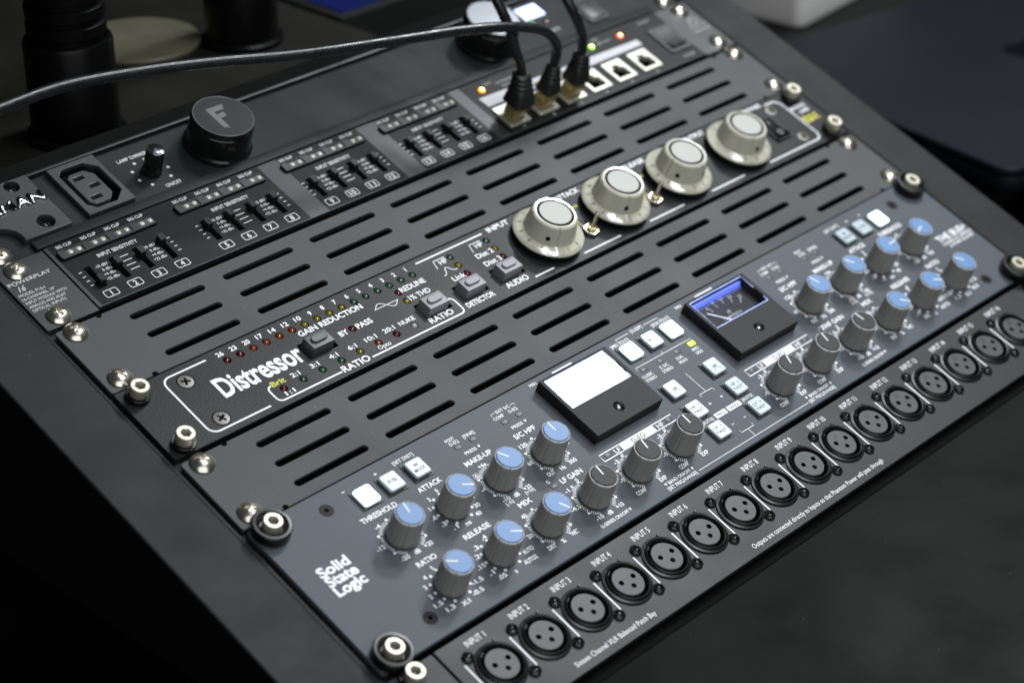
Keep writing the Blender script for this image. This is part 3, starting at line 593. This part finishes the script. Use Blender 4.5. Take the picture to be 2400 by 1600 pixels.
dt('1:1', 66.0, 183.3, 5.4, 2.4, 0.014); dt('Brit', 63.6, 190.3, 7.8, 3.0, 0.02, 'L', M_YELLOW); dt('Opto', 122.4, 183.6, 7.6, 2.4, 0.004)
dt('RATIO', 98.3, 180.9, 16.6, 3.6, 0.02); dt('RATIO', 156.3, 184.0, 15.2, 3.3, 0.02); dt('REDLINE', 157.8, 206.9, 16.0, 3.0, 0.018); dt('1% THD', 158.0, 200.7, 13.6, 3.0, 0.016)
dt('DETECTOR', 180.0, 183.0, 18.8, 3.0, 0.02); dt('AUDIO', 207.4, 183.0, 15.2, 3.3, 0.02); dt('Link', 186.6, 200.0, 8.4, 3.0, 0.016); dt('Dist 2', 208.6, 206.0, 11.4, 3.0, 0.016); dt('Dist 3', 208.6, 199.9, 11.4, 3.0, 0.016)
for x in (188.6, 213.4): dt('HP', x, 212.0, 5.0, 2.9, 0.012); ds.line([[(x-3.6, 210.6), (x-2.2, 215.6), (x+5.2, 215.6)]], 0.45, M_WHITE, DZ+PZ)
ds.line([[(184.6, 205.2), (186.2, 205.5), (187.4, 207), (188.2, 209), (189.2, 209.6), (190.2, 209), (191, 207.4), (192.4, 206.2), (194.2, 206.0)]], 0.45, M_WHITE, DZ+PZ)
ds.line([[(138.4+14*i/20, 204.5+2.4*math.sin(2*math.pi*i/20)) for i in range(21)], [(137.6, 204.5), (153, 204.5)]], 0.35, M_WHITE, DZ+PZ)
dt('INPUT', 227.2, 217.6, 15.2, 3.0, 0.022); dt('ATTACK', 277, 217.6, 18.4, 3.0, 0.022); dt('RELEASE', 328, 217.6, 19.4, 3.0, 0.022); dt('OUTPUT', 381.4, 217.8, 17, 3.0, 0.022); dt('BYPASS', 435, 218.6, 15, 2.6, 0.022)
dt('EMPIRICAL', 464.6, 207.0, 13.6, 2.3, 0.02); dt('LABS', 468.4, 203.0, 8.6, 2.3, 0.02); dt('EL8-X', 465.4, 195.2, 12.6, 5.0, 0.035, 'L', M_YELLOW)
W9 = 0.85
ds.line([[(47.9, 218.4)]+arc(27.2, 214.0, 4.4, 90, 180)+arc(27.2, 186.6, 4.4, 180, 270)+[(55.6, 182.2)],
         [(63.2, 191.4)]+arc(63.0, 189.0, 2.4, 90, 180)+arc(63.4, 184.7, 2.8, 180, 270)+[(97.6, 181.9)], [(116.2, 181.9)]+arc(174.4, 184.6, 2.7, -90, 0)+arc(174.4, 190.0, 2.7, 0, 75),
         [(177.5, 218.7), (223.2, 218.7)], [(225.8, 182.3), (239.4, 182.3)], [(261.7, 182.2), (289.7, 182.2)], [(312.9, 182.2), (340.7, 182.2)], [(364.1, 182.2), (392.4, 182.2)],
         [(415.4, 182.4)]+arc(458.6, 187.4, 5, -90, 0)+arc(458.6, 213.2, 5, 0, 90)+[(452.6, 218.2)],
         [(252.0, 220.4), (252.0, 218.9), (274, 218.9)], [(301.4, 220.4), (301.4, 218.9), (326, 218.9)], [(353, 220.4), (353, 218.9), (379, 218.9)], [(404.6, 220.4), (404.6, 218.9), (432, 218.9)]], W9, M_WHITE, DZ+PZ)
ds.line([[(276.2, 206), (276.2, 197)], [(327.2, 206), (327.2, 197)]], 0.5, M_YELLOW, DZ+PZ)
dt('Link', 279.6, 209.4, 6.0, 2.0, 0.01, 'L', M_YELLOW); dt('Image', 330.4, 209.4, 7.0, 2.0, 0.01, 'L', M_YELLOW)
for x, y in ((32.1, 212.6), (32.1, 187.6), (452.6, 213.0), (452.8, 188.2)):
    ds.part('screw_seat', plate('screw_seat', circ(0, 0, 4.3, 28), [], -0.1, 0.06), M_VOID, x, y, DZ); ds.part('panel_screw', S_FLAT, M_GREYSCR, x, y, DZ+0.08, random.uniform(0, 90))
# cream knobs
def skirt_z(r): return 4.6+(18.4-r)*0.36
def flute(a, k): return 1-0.05*(max(0, math.cos(a*4+0.6))**60) if 4 <= k <= 7 else 1
CK = lathe('cream_knob', [(17.9, 3.3), (18.6, 3.9), (18.4, 4.6), (14.2, 6.1), (13.8, 6.4), (13.5, 7.6), (12.0, 15.6), (11.8, 16.3), (11.0, 17.0), (10.3, 16.95), (0, 16.95)], 160, flute, 28)
CT = lathe('knob_top', [(8.4, 16.8), (8.4, 17.14), (0, 17.2)], 48); CR = plate('knob_ring', circ(0, 0, 9.75, 56), [circ(0, 0, 8.35, 56)], 16.8, 17.12)
CH = lathe('set_screw_hole', [(1.25, 0), (0, 0)], 16); CB = lathe('knob_boss', [(8.5, 0), (8.5, 4.4)], 30)
sk = []
for i in range(101):
    a = R(225+270-270*i/100+90); r0 = 16.2 if i % 10 == 0 else (16.9 if i % 5 == 0 else 17.3); c, s_ = math.cos(a), math.sin(a); n = (-s_*0.10, c*0.10)
    q = [(r0*c-n[0], r0*s_-n[1]), (18.2*c-n[0], 18.2*s_-n[1]), (18.2*c+n[0], 18.2*s_+n[1]), (r0*c+n[0], r0*s_+n[1])]; sk.append(q)
SKM = fill('skirt_marks', sk)
SKN = join('skirt_numbers', [(text_mesh(str(i), None, 1.7, 0.006, 0, 0, 'C'), 14.5*math.cos(R(585-27*i)), 14.5*math.sin(R(585-27*i)), 0, 585-27*i-90) for i in range(11)])
for me in (SKM, SKN):
    for v in me.vertices: v.co.z = (skirt_z(math.hypot(v.co.x, v.co.y)/MM)+0.08)*MM
for x, ang in ((251.8, 66), (303.2, 160), (354.2, 190), (406.0, 250)):
    k = ds.part('control_knob', CK, M_CREAM, x, 200.2, DZ, ang)
    obj('top_disc', CT, M_CREAMTOP, k); obj('ring', CR, M_VOID, k); obj('boss', CB, M_BLKPL, k); obj('skirt_marks', SKM, M_VOID, k); obj('skirt_numbers', SKN, M_VOID, k)
    for a0 in ({251.8: (150,), 303.2: (80, ), 354.2: (20, 95)}.get(x, (10,))):
        a = R(a0); r = 12.95
        h = obj('set_screw_hole', CH, M_VOID, k, (r*math.cos(a)*1.012, r*math.sin(a)*1.012, 10.2)); h.rotation_euler = (0, R(80), a)
NUT = plate('toggle_nut', circ(0, 0, 4.4, 6), [circ(0, 0, 2.6, 18)], 0, 2.0, 0.25)
for x, y in ((276.9, 192.2), (327.6, 192.6)):
    t = ds.part('toggle_switch', NUT, M_STEEL, x, y, DZ, 10)
    obj('bushing', lathe('bushing', [(2.6, 0), (2.6, 3.4), (2.2, 3.6), (1.9, 2.6), (0, 2.6)], 20), M_GOLD, t)
    lv = obj('lever', lathe('lever', [(0.9, 2), (1.15, 9.0), (1.3, 10.2), (0.9, 11), (0, 11.2)], 16), M_STEEL, t); lv.rotation_euler = (R(-8), R(26), 0)
rc = ds.part('rocker_switch', plate('rocker_frame', rrect(-6.2, -9.2, 6.2, 9.2, 0.8), [rrect(-5.1, -8.1, 5.1, 8.1, 0.4)], 0, 1.3, 0.3), M_BLKPL, 440.0, 200.8, DZ)
obj('rocker', mesh('rocker', [(-5, -8, 0.2), (5, -8, 0.2), (-5, -8, 2.6), (5, -8, 2.6), (-5, 0, 1.0), (5, 0, 1.0), (-5, 8, 1.7), (5, 8, 1.7), (-5, 8, 0.2), (5, 8, 0.2)], [(0, 1, 3, 2), (2, 3, 5, 4), (4, 5, 7, 6), (6, 7, 9, 8), (0, 2, 4, 6, 8), (1, 9, 7, 5, 3), (0, 8, 9, 1)], 30), M_BLKGL, rc)
obj('lettering', stroke('on_mark', [[(0, 3.0), (0, 6.0)]], 0.6), M_GREYPRINT, rc, (0, 0, 1.75)); obj('lettering', stroke('off_mark', [[(1.5*math.cos(R(20*i)), -4.4+1.5*math.sin(R(20*i))) for i in range(19)]], 0.5), M_GREYPRINT, rc, (0, 0, 2.25))
for x in (8.3, 473.0):
    for y in (184.0, 215.6): capscrew(ds, x, y, DZ)

# ================================================================ input module (1U) with sliders and ethernet ports
PY = 6*U
pm = Unit('input_module', 'black brushed sixteen channel input module with sliders and six ethernet ports', 'audio module', PY)
GO = [0, 66.9, 133.5, 199.9]
slots = [(37.2+g+13.5*i) for g in GO for i in range(4)]
holes = [rrect(x-1.7, 277.6-PY, x+1.7, 292.0-PY, 0.2) for x in slots]
PORTX = [305.6, 328.4, 350.6, 371.8, 393.2, 415.0]
holes += [rrect(x-6.4, 274.0-PY, x+6.4, 287.0-PY) for x in PORTX]
pm.part('rack_ear', plate('rack_ear', [(x, y-PY) for x, y in rrect(-1.2, 267.1, 26.6, 310.6, 0.5)], [], -3.2, -0.5, 0.2), M_P16)
pm.part('rack_ear', plate('rack_ear', [(x, y-PY) for x, y in rrect(457.4, 267.1, 483.4, 310.6, 0.5)], [], -3.2, -0.5, 0.2), M_P16)
pm.part('face_plate', plate('face_plate', [(x, y-PY) for x, y in rrect(27.0, 268.0, 457.0, 310.7, 0.3)], holes, -4.0, 0.0, 0.25), M_P16)
pm.part('shade_backing', boxes('shade_backing', [(24, 1, -16, 460, 43, -14)]), M_VOID)
for x0, x1 in ((29.0, 153.4), (165.4, 219.0), (232.0, 286.0), (294.0, 456.4)):
    hs = [h for h in holes if x0 < h[0][0] < x1]
    pm.part('printed_field', plate('printed_field', rrect(x0, 268.6-PY, x1, 310.3-PY), hs, 0.0, 0.05), M_PRINTBLK)
PZ2 = 0.1
def pt(t, x, y, w, h, bold=0.016, align='L', m=M_P16WHITE, z=PZ2, shear=0): return pm.text(t, x, y, w, h, m, bold, align, z, shear=shear)
NB = stroke('number_box', [rrect(-3.5, -2.1, 3.5, 2.1, 0.9)+[(-2.6+5.2, -2.1)]], 0.42)
SLD = boxes('slider', [(-1.45, -1.9, -1, 1.45, 1.9, 3.4)]+[(-1.5, -1.7+0.85*i, 3.3, 1.5, -1.3+0.85*i, 3.7) for i in range(5)])
SPOS = [280.6, 286.6, 286.8, 289.4, 287.6, 287.8, 287.4, 287.8, 287.2, 287.4, 287.4, 287.2, 287.6, 287.2, 287.4, 287.2]
STRIP = plate('lamp_strip', rrect(-27.2, -3.0, 27.2, 3.0, 1.6), [rrect(-23.2+13.5*i, -1.9, -14.0+13.5*i, 1.9, 0.3) for i in range(4)], 0, 1.5, 0.4)
LWIN = boxes('lamp_window', [(-4.6, -1.9, 0.2, 4.6, 1.9, 1.0)]); LDOT = lathe('lamp', [(1.3, 0), (1.25, 0.5), (0.7, 0.8), (0, 0.9)], 14)
for gi, g in enumerate(GO):
    s = pm.part('lamp_strip', STRIP, M_BLKPL, 57.2+g, 302.6, 0.05)
    for i in range(4):
        w = obj('lamp_window', LWIN, M_LEDCLR, s, (-18.6+13.5*i, 0, 0))
        for dx in (-2.3, 2.3): obj('lamp', LDOT, M_LEDWHITE, s, (-18.6+13.5*i+dx, 0, 0.9))
        n = gi*4+i; x = 37.2+g+13.5*i
        pt('SIG CLIP', 36.9+g+13.5*i, 307.6, 8.6, 1.75, 0.02, 'C')
        pm.part('slider', SLD, M_BLKPL, x, SPOS[n], 0.0)
        pm.part('number_box', NB, M_P16WHITE, x+0.3, 273.2, PZ2); pt(str(n+1), x+0.3, 271.8, None if n < 9 else 3.9, 2.8, 0.03, 'C')
    pt('INPUT SENSITIVITY', 46.2+g, 294.4, 22.4, 2.2, 0.02)
    for xx in (40.6, 67.6):
        for j, t in enumerate(('-10 dBV', '0 dBu', '+4 dBu', '+22 dBu')): pt(t, xx+7.0+g, 288.9-2.9*j, len(t)*1.0, 1.7, 0.012, 'R')
    for xa, xb in ((31.8, 33.6), (54.2, 59.4), (81.6, 83.4)):
        pm.line([[(xa+g, y), (xb+g, y)] for y in (290, 287, 284, 281)], 0.45, M_P16WHITE, PZ2)
pt('POWERPLAY', 0.0, 297.4, 22.4, 2.2, 0.0, z=-0.44); pt('16', 2.4, 292.9, 4.0, 3.4, 0.0, z=-0.44, shear=0.4)
for j, t in enumerate(('MODEL P16-I', '16-CHANNEL 19"', 'INPUT MODULE WITH', 'ANALOG AND ADAT', 'OPTICAL INPUTS')): pt(t, 0.4, 290.0-2.6*j, (13.6, 17.2, 21.4, 19.4, 17.6)[j], 1.7, 0.0, z=-0.44)
pm.part('label_tape', fill('label_tape', [[(299, 291.0-PY), (426, 291.6-PY), (426, 296.4-PY), (298.6, 298.6-PY)]]), M_TAPE, 0, None, PZ2+0.05)
PORT = plate('port_frame', rrect(-7.8, -8.2, 7.8, 8.2, 0.8), [[(-5.2, -5.6), (5.2, -5.6), (5.2, 1.4), (2.6, 1.4), (2.6, 4.2), (-2.6, 4.2), (-2.6, 1.4), (-5.2, 1.4)]], -3, 1.0, 0.3)
for i, x in enumerate(PORTX):
    pm.part('ethernet_port', PORT, M_PORT, x, 280.4, 0.1); pt(str(i+1), x+0.8, 269.3, None, 1.6, 0.01, 'C')
LAMP = lathe('status_lamp', [(2.0, 0), (1.95, 0.6), (1.1, 1.1), (0, 1.25)], 16)
LCORE = lathe('lamp_core', [(1.25, 0.9), (1.0, 1.3), (0, 1.45)], 14)
for x, m, cc in ((305.2, M_EORG, (1, 0.72, 0.2)), (394.0, M_EGRN, (0.75, 1, 0.25)), (418.6, M_ERED, (1, 0.6, 0.3))):
    l_ = pm.part('status_lamp', LAMP, m, x, 303.2, 0.05); obj('lamp_core', LCORE, mat('lamp_core_%d' % x, cc, 0.3, emit=cc, es=7), l_)
for j, (t, x, y, w) in enumerate((('CLOCK', 309.5, 305.6, 6), ('ULTRANET', 317, 303.6, 14), ('OUT', 319, 300.4, 7), ('48K', 399, 303.0, 5), ('44.1K', 405, 303.0, 6), ('POWER', 442.0, 271.4, 9.6), ('ON/OFF', 438, 305.8, 10), ('ADAT', 398, 306.6, 6))): pt(t, x, y, w, 1.7, 0.012, m=M_GREYPRINT)
sw = pm.part('power_switch', plate('switch_frame', rrect(-9, -11, 9, 11, 1.0), [rrect(-6.2, -8.2, 6.2, 8.2, 0.5)], 0, 0.9, 0.3), M_BLKPL, 446.0, 288.0, 0.05)
obj('rocker', mesh('rocker', [(-6, -8, 0.0), (6, -8, 0.0), (-6, -8, 2.4), (6, -8, 2.4), (-6, 0, 0.8), (6, 0, 0.8), (-6, 8, 1.2), (6, 8, 1.2), (-6, 8, 0.0), (6, 8, 0.0)], [(0, 1, 3, 2), (2, 3, 5, 4), (4, 5, 7, 6), (6, 7, 9, 8), (0, 2, 4, 6, 8), (1, 9, 7, 5, 3), (0, 8, 9, 1)], 30), M_BLKPL, sw)
pm.line([[(468.5, 289.5), (481.5, 289.5), (475, 301.5), (468.5, 289.5)], [(475+2.6*math.cos(R(20*i)), 294.2+2.6*math.sin(R(20*i))) for i in range(19)]], 0.7, M_GREYPRINT, -0.42, 'emblem'); pt('behringer', 467.6, 285.4, 14.6, 1.9, 0.02, m=M_GREYPRINT, z=-0.44)
for x in (8.75, 474.2):
    for y in (273.05, 304.8): truss(pm, x, y, -0.5)

# ================================================================ power conditioner (1U)
FY = 7*U
fu = Unit('power_conditioner', 'green grey power conditioner with round pull out lamps, topmost unit of the rack', 'power unit', FY)
OUT = [(62.8, 326.0), (66.2, 322.2), (77.6, 322.2), (83.8, 327.6), (83.8, 345.6), (78.4, 351.2), (66.2, 351.2), (62.8, 347.6)]
fu.part('face_plate', plate('face_plate', [(x, y-FY) for x, y in rrect(0.2, 311.6, 482.4, 355.4, 0.4)], [rrect(61.5, 321.2-FY, 84.8, 352.4-FY)], -5.0, -2.4, 0.2), M_FURM)
fu.part('bottom_bar', boxes('bottom_bar', [(25.2, 0.6, -2.5, 458, 6.4, 0.0)], 0.7), M_FURM)
fu.part('top_bar', boxes('top_bar', [(25.2, 43.6, -4.0, 458, 45.4, 0.4)], 0.4), M_BLKPL)
LP = [(49.0, 318.3), (49.0, 355.6), (0.2, 355.6), (0.2, 330.5), (14, 330.5)]+arc(14, 319.6+1.4, 9.5, 90, 0, 8)+[(23.5, 318.3)]
fu.part('logo_plate', plate('logo_plate', [(x, y-FY) for x, y in LP], [circ(38.8, 324.9-FY, 4.2, 28), circ(38.4, 351.4-FY, 3.6, 28)], -2.4, 1.2, 0.4), M_LOGOPL)
fu.part('brand_lettering', text_mesh('FURMAN', 43.0, 6.4, 0.02, 1.0), M_CHROME, 5.0, 337.0, 1.2)
for x, y in ((38.8, 324.9), (38.4, 351.4)): fu.part('panel_screw', S_XLR, M_BLKSCR, x, y, -2.2, 20)
op = fu.part('outlet', plate('outlet', [(x-73, y-FY-22) for x, y in rrect(59.6, 319.4, 86.4, 354.2, 0.5)], [[(x-73, y-FY-22) for x, y in OUT]], -2.2, 0.4, 0.3), M_LOGOPL, 73, FY+22)
INS = [(66.2, 328.0), (68.6, 325.4), (76.6, 325.4), (80.4, 329.2), (80.4, 343.6), (76.8, 347.8), (68.6, 347.8), (66.2, 345.6)]
obj('outlet_insert', plate('outlet_insert', [(x-73.4, y-FY-22.2) for x, y in INS], [rrect(x-73.4-2.9, y-FY-22.2-1.2, x-73.4+2.9, y-FY-22.2+1.2) for x, y in ((71.4, 344.0), (75.6, 337.0), (71.4, 329.8))], -9, -0.8, 0.3), M_LOGOPL, op)
obj('outlet_well', boxes('outlet_well', [(-12, -16, -12, 12, 16, -10.5)]), M_VOID, op)
FZ = -2.4
def ft(t, x, y, w, h, m=M_P16WHITE, b=0.012): return fu.text(t, x, y, w, h, m, b, 'L', FZ+PZ)
ft('LAMP DIMMER', 95.6, 345.0, 17.6, 2.2); ft('ON/OFF', 106.5, 320.6, 9.0, 2.2)
DOT = fill('scale_dot', [circ(0, 0, 0.85, 12)])
for a in (235, 195, 155, 115, 75, 35, -5, -45): fu.part('scale_dot', DOT, M_P16WHITE, 106.6+9.4*math.cos(R(a)), 333.2+9.4*math.sin(R(a)), FZ+PZ)
dk = fu.part('dimmer_knob', lathe('dimmer_knob', [(5.0, 0), (5.0, 3.5), (4.7, 4.5), (4.5, 13.2), (4.1, 14.0), (3.9, 13.7), (0, 13.7)], 60, lambda a, k: 1-0.03*(max(0, math.cos(a*9))**4) if k < 4 else 1, 30), M_BLKGL, 106.6, 333.2, FZ)
obj('knob_cap', lathe('knob_cap', [(4.45, 13.0), (4.45, 13.9), (4.1, 14.15), (0, 14.2)], 36), mat('spun_black', (0.10, 0.10, 0.11), 0.22, metal=0.9), dk)
obj('pointer', boxes('pointer', [(-0.45, -4.5, 13.95, 0.45, 0.2, 14.3)]), M_CHROME, dk, rz=-50)
FB = lathe('lamp_knob', [(17.2, 0), (17.2, 2.2), (16.2, 3.0), (15.9, 14.6), (15.6, 15.0), (15.55, 17.8), (15.2, 18.4), (14.9, 18.2), (0, 18.2)], 96, lambda a, k: 1-0.012*(max(0, math.cos(a*32))**2) if k in (4, 5) else 1, 25)
FT_ = lathe('lamp_knob_face', [(14.7, 18.1), (14.7, 18.32), (0, 18.34)], 56)
FR_ = plate('lamp_knob_rim', circ(0, 0, 15.3, 72), [circ(0, 0, 14.7, 72)], 18.0, 18.48, 0.1)
FL = [(-5.2, -7.0), (-2.2, -8.2), (-2.2, -0.6), (2.0, 0.0), (2.0, 3.0), (-2.2, 2.4), (-2.2, 4.6), (3.6, 4.6), (5.2, 8.0), (-5.2, 8.0)]
for x, y, rot in ((148.4, 334.6, 0), (339.4, 334.6, 30)):
    k = fu.part('pull_out_lamp', FB, M_BLKGL, x, y, FZ)
    silver = x > 200
    obj('face', FT_, mat('lamp_face_silver', (0.50, 0.52, 0.56), 0.25, metal=0.9) if silver else mat('lamp_face', (0.022, 0.0225, 0.024), 0.30, metal=0.2), k); obj('rim', FR_, mat('lamp_rim_grey', (0.16, 0.16, 0.165), 0.3, metal=0.8), k)
    if not silver: obj('emblem', fill('emblem', [[FL[i] for i in (0, 1, 2, 5, 6, 9)], [FL[i] for i in (2, 3, 4, 5)], [FL[i] for i in (6, 7, 8, 9)]]), mat('emblem_grey', (0.11, 0.11, 0.115), 0.4), k, (0, -0.2, 18.4), rot)
ds_ = fu.part('display', boxes('display', [(-8, -5.2, 0, 8, 5.2, 1.0)], 0.3), M_LCD, 386.0, 345.2, FZ)
obj('display_figures', text_mesh('120 V', 11, 3.6, 0.02), M_LCDY, ds_, (-6.0, -2.6, 1.05)); obj('display_border', stroke('display_border', [rrect(-7.6, -4.8, 7.6, 4.8)+[(-7.6, -4.8)]], 0.9), M_EEDGE, ds_, (0, 0, 1.04))
for x, y, m in ((378.9, 335.6, M_EGRN), (389.6, 334.8, M_LRED)): fu.part('status_lamp', LAMP, m, x, y, FZ)
ft('VOLTS', 384.5, 326.0, 8.4, 2.2); ft('RESET', 331, 321.5, 8, 1.8)
rk_ = fu.part('breaker_switch', plate('breaker_frame', rrect(-8, -10, 8, 10, 1), [rrect(-6, -8, 6, 8)], 0, 1.2, 0.2), M_BLKPL, 422.0, 331.0, FZ)
obj('rocker', boxes('rocker', [(-5.8, -7.8, 0, 5.8, 7.8, 2.0)], 0.5), M_BLKPL, rk_)
for x in (8.75, 474.2):
    for y in (FY+6.35, FY+38.1): truss(fu, x, y, -2.2)

# ================================================================ ethernet cables
def cable(label, px, py, pts, lean, fat=1.0):
    """Plug and boot stand in a port; the jacket follows pts."""
    e = thing('ethernet_cable', label, 'cable', py, px, 'ethernet cables plugged into the module')
    obj('plug', boxes('plug', [(-5.1, -5.3, -3, 5.1, 1.3, 13.5), (-2.2, 1.2, 1, 2.2, 3.6, 12.0)], 0.4), M_GOLD, e)
    obj('plug_shield', boxes('plug_shield', [(-5.5, -5.7, 5.0, 5.5, 1.7, 8.5)], 0.3), M_GOLD, e)
    obj('latch_tab', boxes('latch_tab', [(-2.6, 2.0, 9.0, 2.6, 6.4, 10.2)], 0.3), M_GOLD, e)
    bm = bmesh.new(); rings = []; q = [Vector(p)-Vector((px, py, 0)) for p in pts]
    top = q[0]; n = 16; zs = [8.0, 9.0, 13.0, 15.0, 17, 18.2, 19.4, 20.6, 21.8, 23, 24.2, 25.4]
    H = top.z
    for i, z in enumerate(zs):
        t = (z-8.0)/(25.4-8.0); zz = 11.0+(H-11.0)*t; c = Vector((0, -1.8, 0)).lerp(Vector((top.x, top.y, 0)), t*t)
        rx = (7.0-2.6*t)*fat*(0.84 if i > 3 and i % 2 else 1); ry = (6.4-2.0*t)*fat*(0.84 if i > 3 and i % 2 else 1); ring = []
        for k in range(n):
            a = 2*math.pi*k/n; ca, sa = math.cos(a), math.sin(a); p_ = 0.4+0.35*t
            ring.append(bm.verts.new(((c.x+rx*math.copysign(abs(ca)**p_, ca))*MM, (c.y+ry*math.copysign(abs(sa)**p_, sa))*MM, zz*MM)))
        rings.append(ring)
    for a, b in zip(rings, rings[1:]):
        for k in range(n): bm.faces.new((a[k], a[(k+1) % n], b[(k+1) % n], b[k]))
    bm.faces.new(rings[0][::-1]); bm.faces.new(rings[-1]); me = bpy.data.meshes.new('boot'); bm.to_mesh(me); bm.free()
    me.polygons.foreach_set('use_smooth', [True]*len(me.polygons)); me.set_sharp_from_angle(angle=R(40))
    obj('boot', me, M_RUBBER, e)
    path = [tuple(q[0]-Vector((0, 0, 3)))]+[tuple(v) for v in q]
    obj('jacket', tube('jacket', path, 2.75, 14, 8), M_CABLE, e)
cable('black ethernet cable arching far across the rack, plugged in between the other two', 328.4, 280.4, [(329.6, 280.8, 26), (328.6, 281.0, 34), (325.4, 281.6, 41), (319.6, 284.2, 47), (308.6, 286.9, 52), (288.0, 291.7, 56), (261.1, 297.4, 58), (221.1, 304.0, 60), (171.4, 313.2, 62), (128.6, 326.5, 62), (92.5, 335.9, 62), (53.8, 342.5, 62), (18.6, 341.6, 62), (-9.6, 339.1, 62), (-60, 335, 60), (-140, 330, 40)], 0, 0.86)
cable('black ethernet cable in the port nearest the orange lamp, rising behind the long cable', 305.6, 280.4, [(305.8, 282.6, 27), (303.0, 284.0, 34), (300.0, 286.2, 40), (295.9, 291.0, 52), (292.2, 298.2, 62), (290.3, 307.4, 70), (292.4, 321.8, 76), (296, 350, 95), (302, 420, 110), (308, 540, 60), (310, 660, -60), (311, 720, -158)], 0, 1.08)
cable('black ethernet cable in the third port, bending up over the display', 350.6, 280.4, [(350.1, 279.9, 28), (348.6, 280.4, 34), (346.4, 281.1, 40), (340.7, 283.8, 50), (337.2, 290.2, 58), (336.5, 300.2, 64), (338.5, 311.2, 70), (342, 345, 95), (346, 420, 110), (352, 540, 60), (356, 650, -60), (357, 690, -150)], 0, 0.95)

# ================================================================ things behind and beside the rack
M_POST = mat('post_black', (0.0022, 0.0022, 0.0024), 0.33, spec=0.22)
def post(label, x, y, r, rings):
    e = wthing('stand_post', label, 'post', (x, y, 110.2), group=None)
    obj('base_flange', lathe('base_flange', [(r*1.12, 0), (r*1.12, 3), (r*1.08, 4), (r, 4.2)], 56), M_POST, e)
    obj('sleeve', lathe('sleeve', [(r, 4), (r*0.99, 51), (r*0.96, 53), (r*0.86, 53.2), (r*0.84, 48)], 56), M_POST, e)
    obj('pole', lathe('pole', [(r*0.80, 40), (r*0.80, 420)], 48), M_POST, e)
    for i in range(rings): obj('collar_ring', lathe('collar_ring', [(r*0.8, 56+9*i), (r*0.88, 57+9*i), (r*0.88, 62+9*i), (r*0.8, 63+9*i)], 48), M_POST, e)
post('thick black post with ringed collar behind the power outlet', 126, 404, 23, 4)
post('black post rising behind the pull out lamp knob', 273, 447, 21, 0)
rp = obj('lit_patch_disc', lathe('lit_patch_disc', [(35.5, 0), (36, 1), (36, 2.5), (35.5, 3), (0, 3)], 72), M_BEIGE, None, (228, 486, 110.2)); tag(rp, 'dull beige disc between the two black posts, in place of a lit patch of shelf', 'plate')  # added disc: the lit patch on the shelf built as a shape
bx_ = wthing('black_device', 'black box with a small blue screen beyond the shelf corner', 'device', (372, 472, -759), 0)
obj('case', boxes('case', [(0, 0, 0, 170, 130, 850)], 3), M_BLKPL, bx_)
obj('screen', boxes('screen', [(6, 6, 850, 50, 40, 851)]), M_BLUEFILM, bx_)
for x, y in ((58, 10), (84, 26), (104, 14), (120, 36)): obj('control_button', lathe('control_button', [(4, 850), (4, 853), (0, 853)], 16), M_GREYSCR, bx_, (x, y, 0))

lt = wthing('laptop', 'closed midnight blue laptop with dark emblem on the table beside the rack', 'laptop', (605, 133, 0.3), -9.5)
obj('base', plate('laptop_base', rrect(0, 0, 356, 248, 12, 8), [], 0, 9.5, 1.5), M_LAPTOP, lt); obj('lid', plate('laptop_lid', rrect(0, 0, 356, 248, 12, 8), [], 9.9, 15.6, 1.6), M_LAPTOP, lt)
AP = [(0, 14), (5, 17), (12, 17), (17, 13), (20, 8), (17, 3), (16.5, -2), (19, -7), (21, -9), (17, -17), (11, -22), (6, -21), (0, -19.5), (-6, -21), (-11, -22), (-17, -16), (-20, -7), (-20, 4), (-17, 12), (-11, 17), (-5, 17)]
obj('emblem', fill('emblem', [AP]), M_EMBLEM, lt, (172, 124, 15.66), 180); obj('emblem_leaf', fill('emblem_leaf', [[(0, 18.5), (1, 23), (5, 27.5), (9, 28), (8.4, 23.5), (4.6, 19.4)]]), M_EMBLEM, lt, (172, 124, 15.66), 180)
wb = obj('white_box', plate('white_box', rrect(0, 0, 150, 210, 9, 6), [], 0, 95, 3), M_WBOX, None, (752, 396, 0.3)); wb.rotation_euler = (0, 0, R(6)); tag(wb, 'off white box with rounded corner standing behind the laptop', 'box')
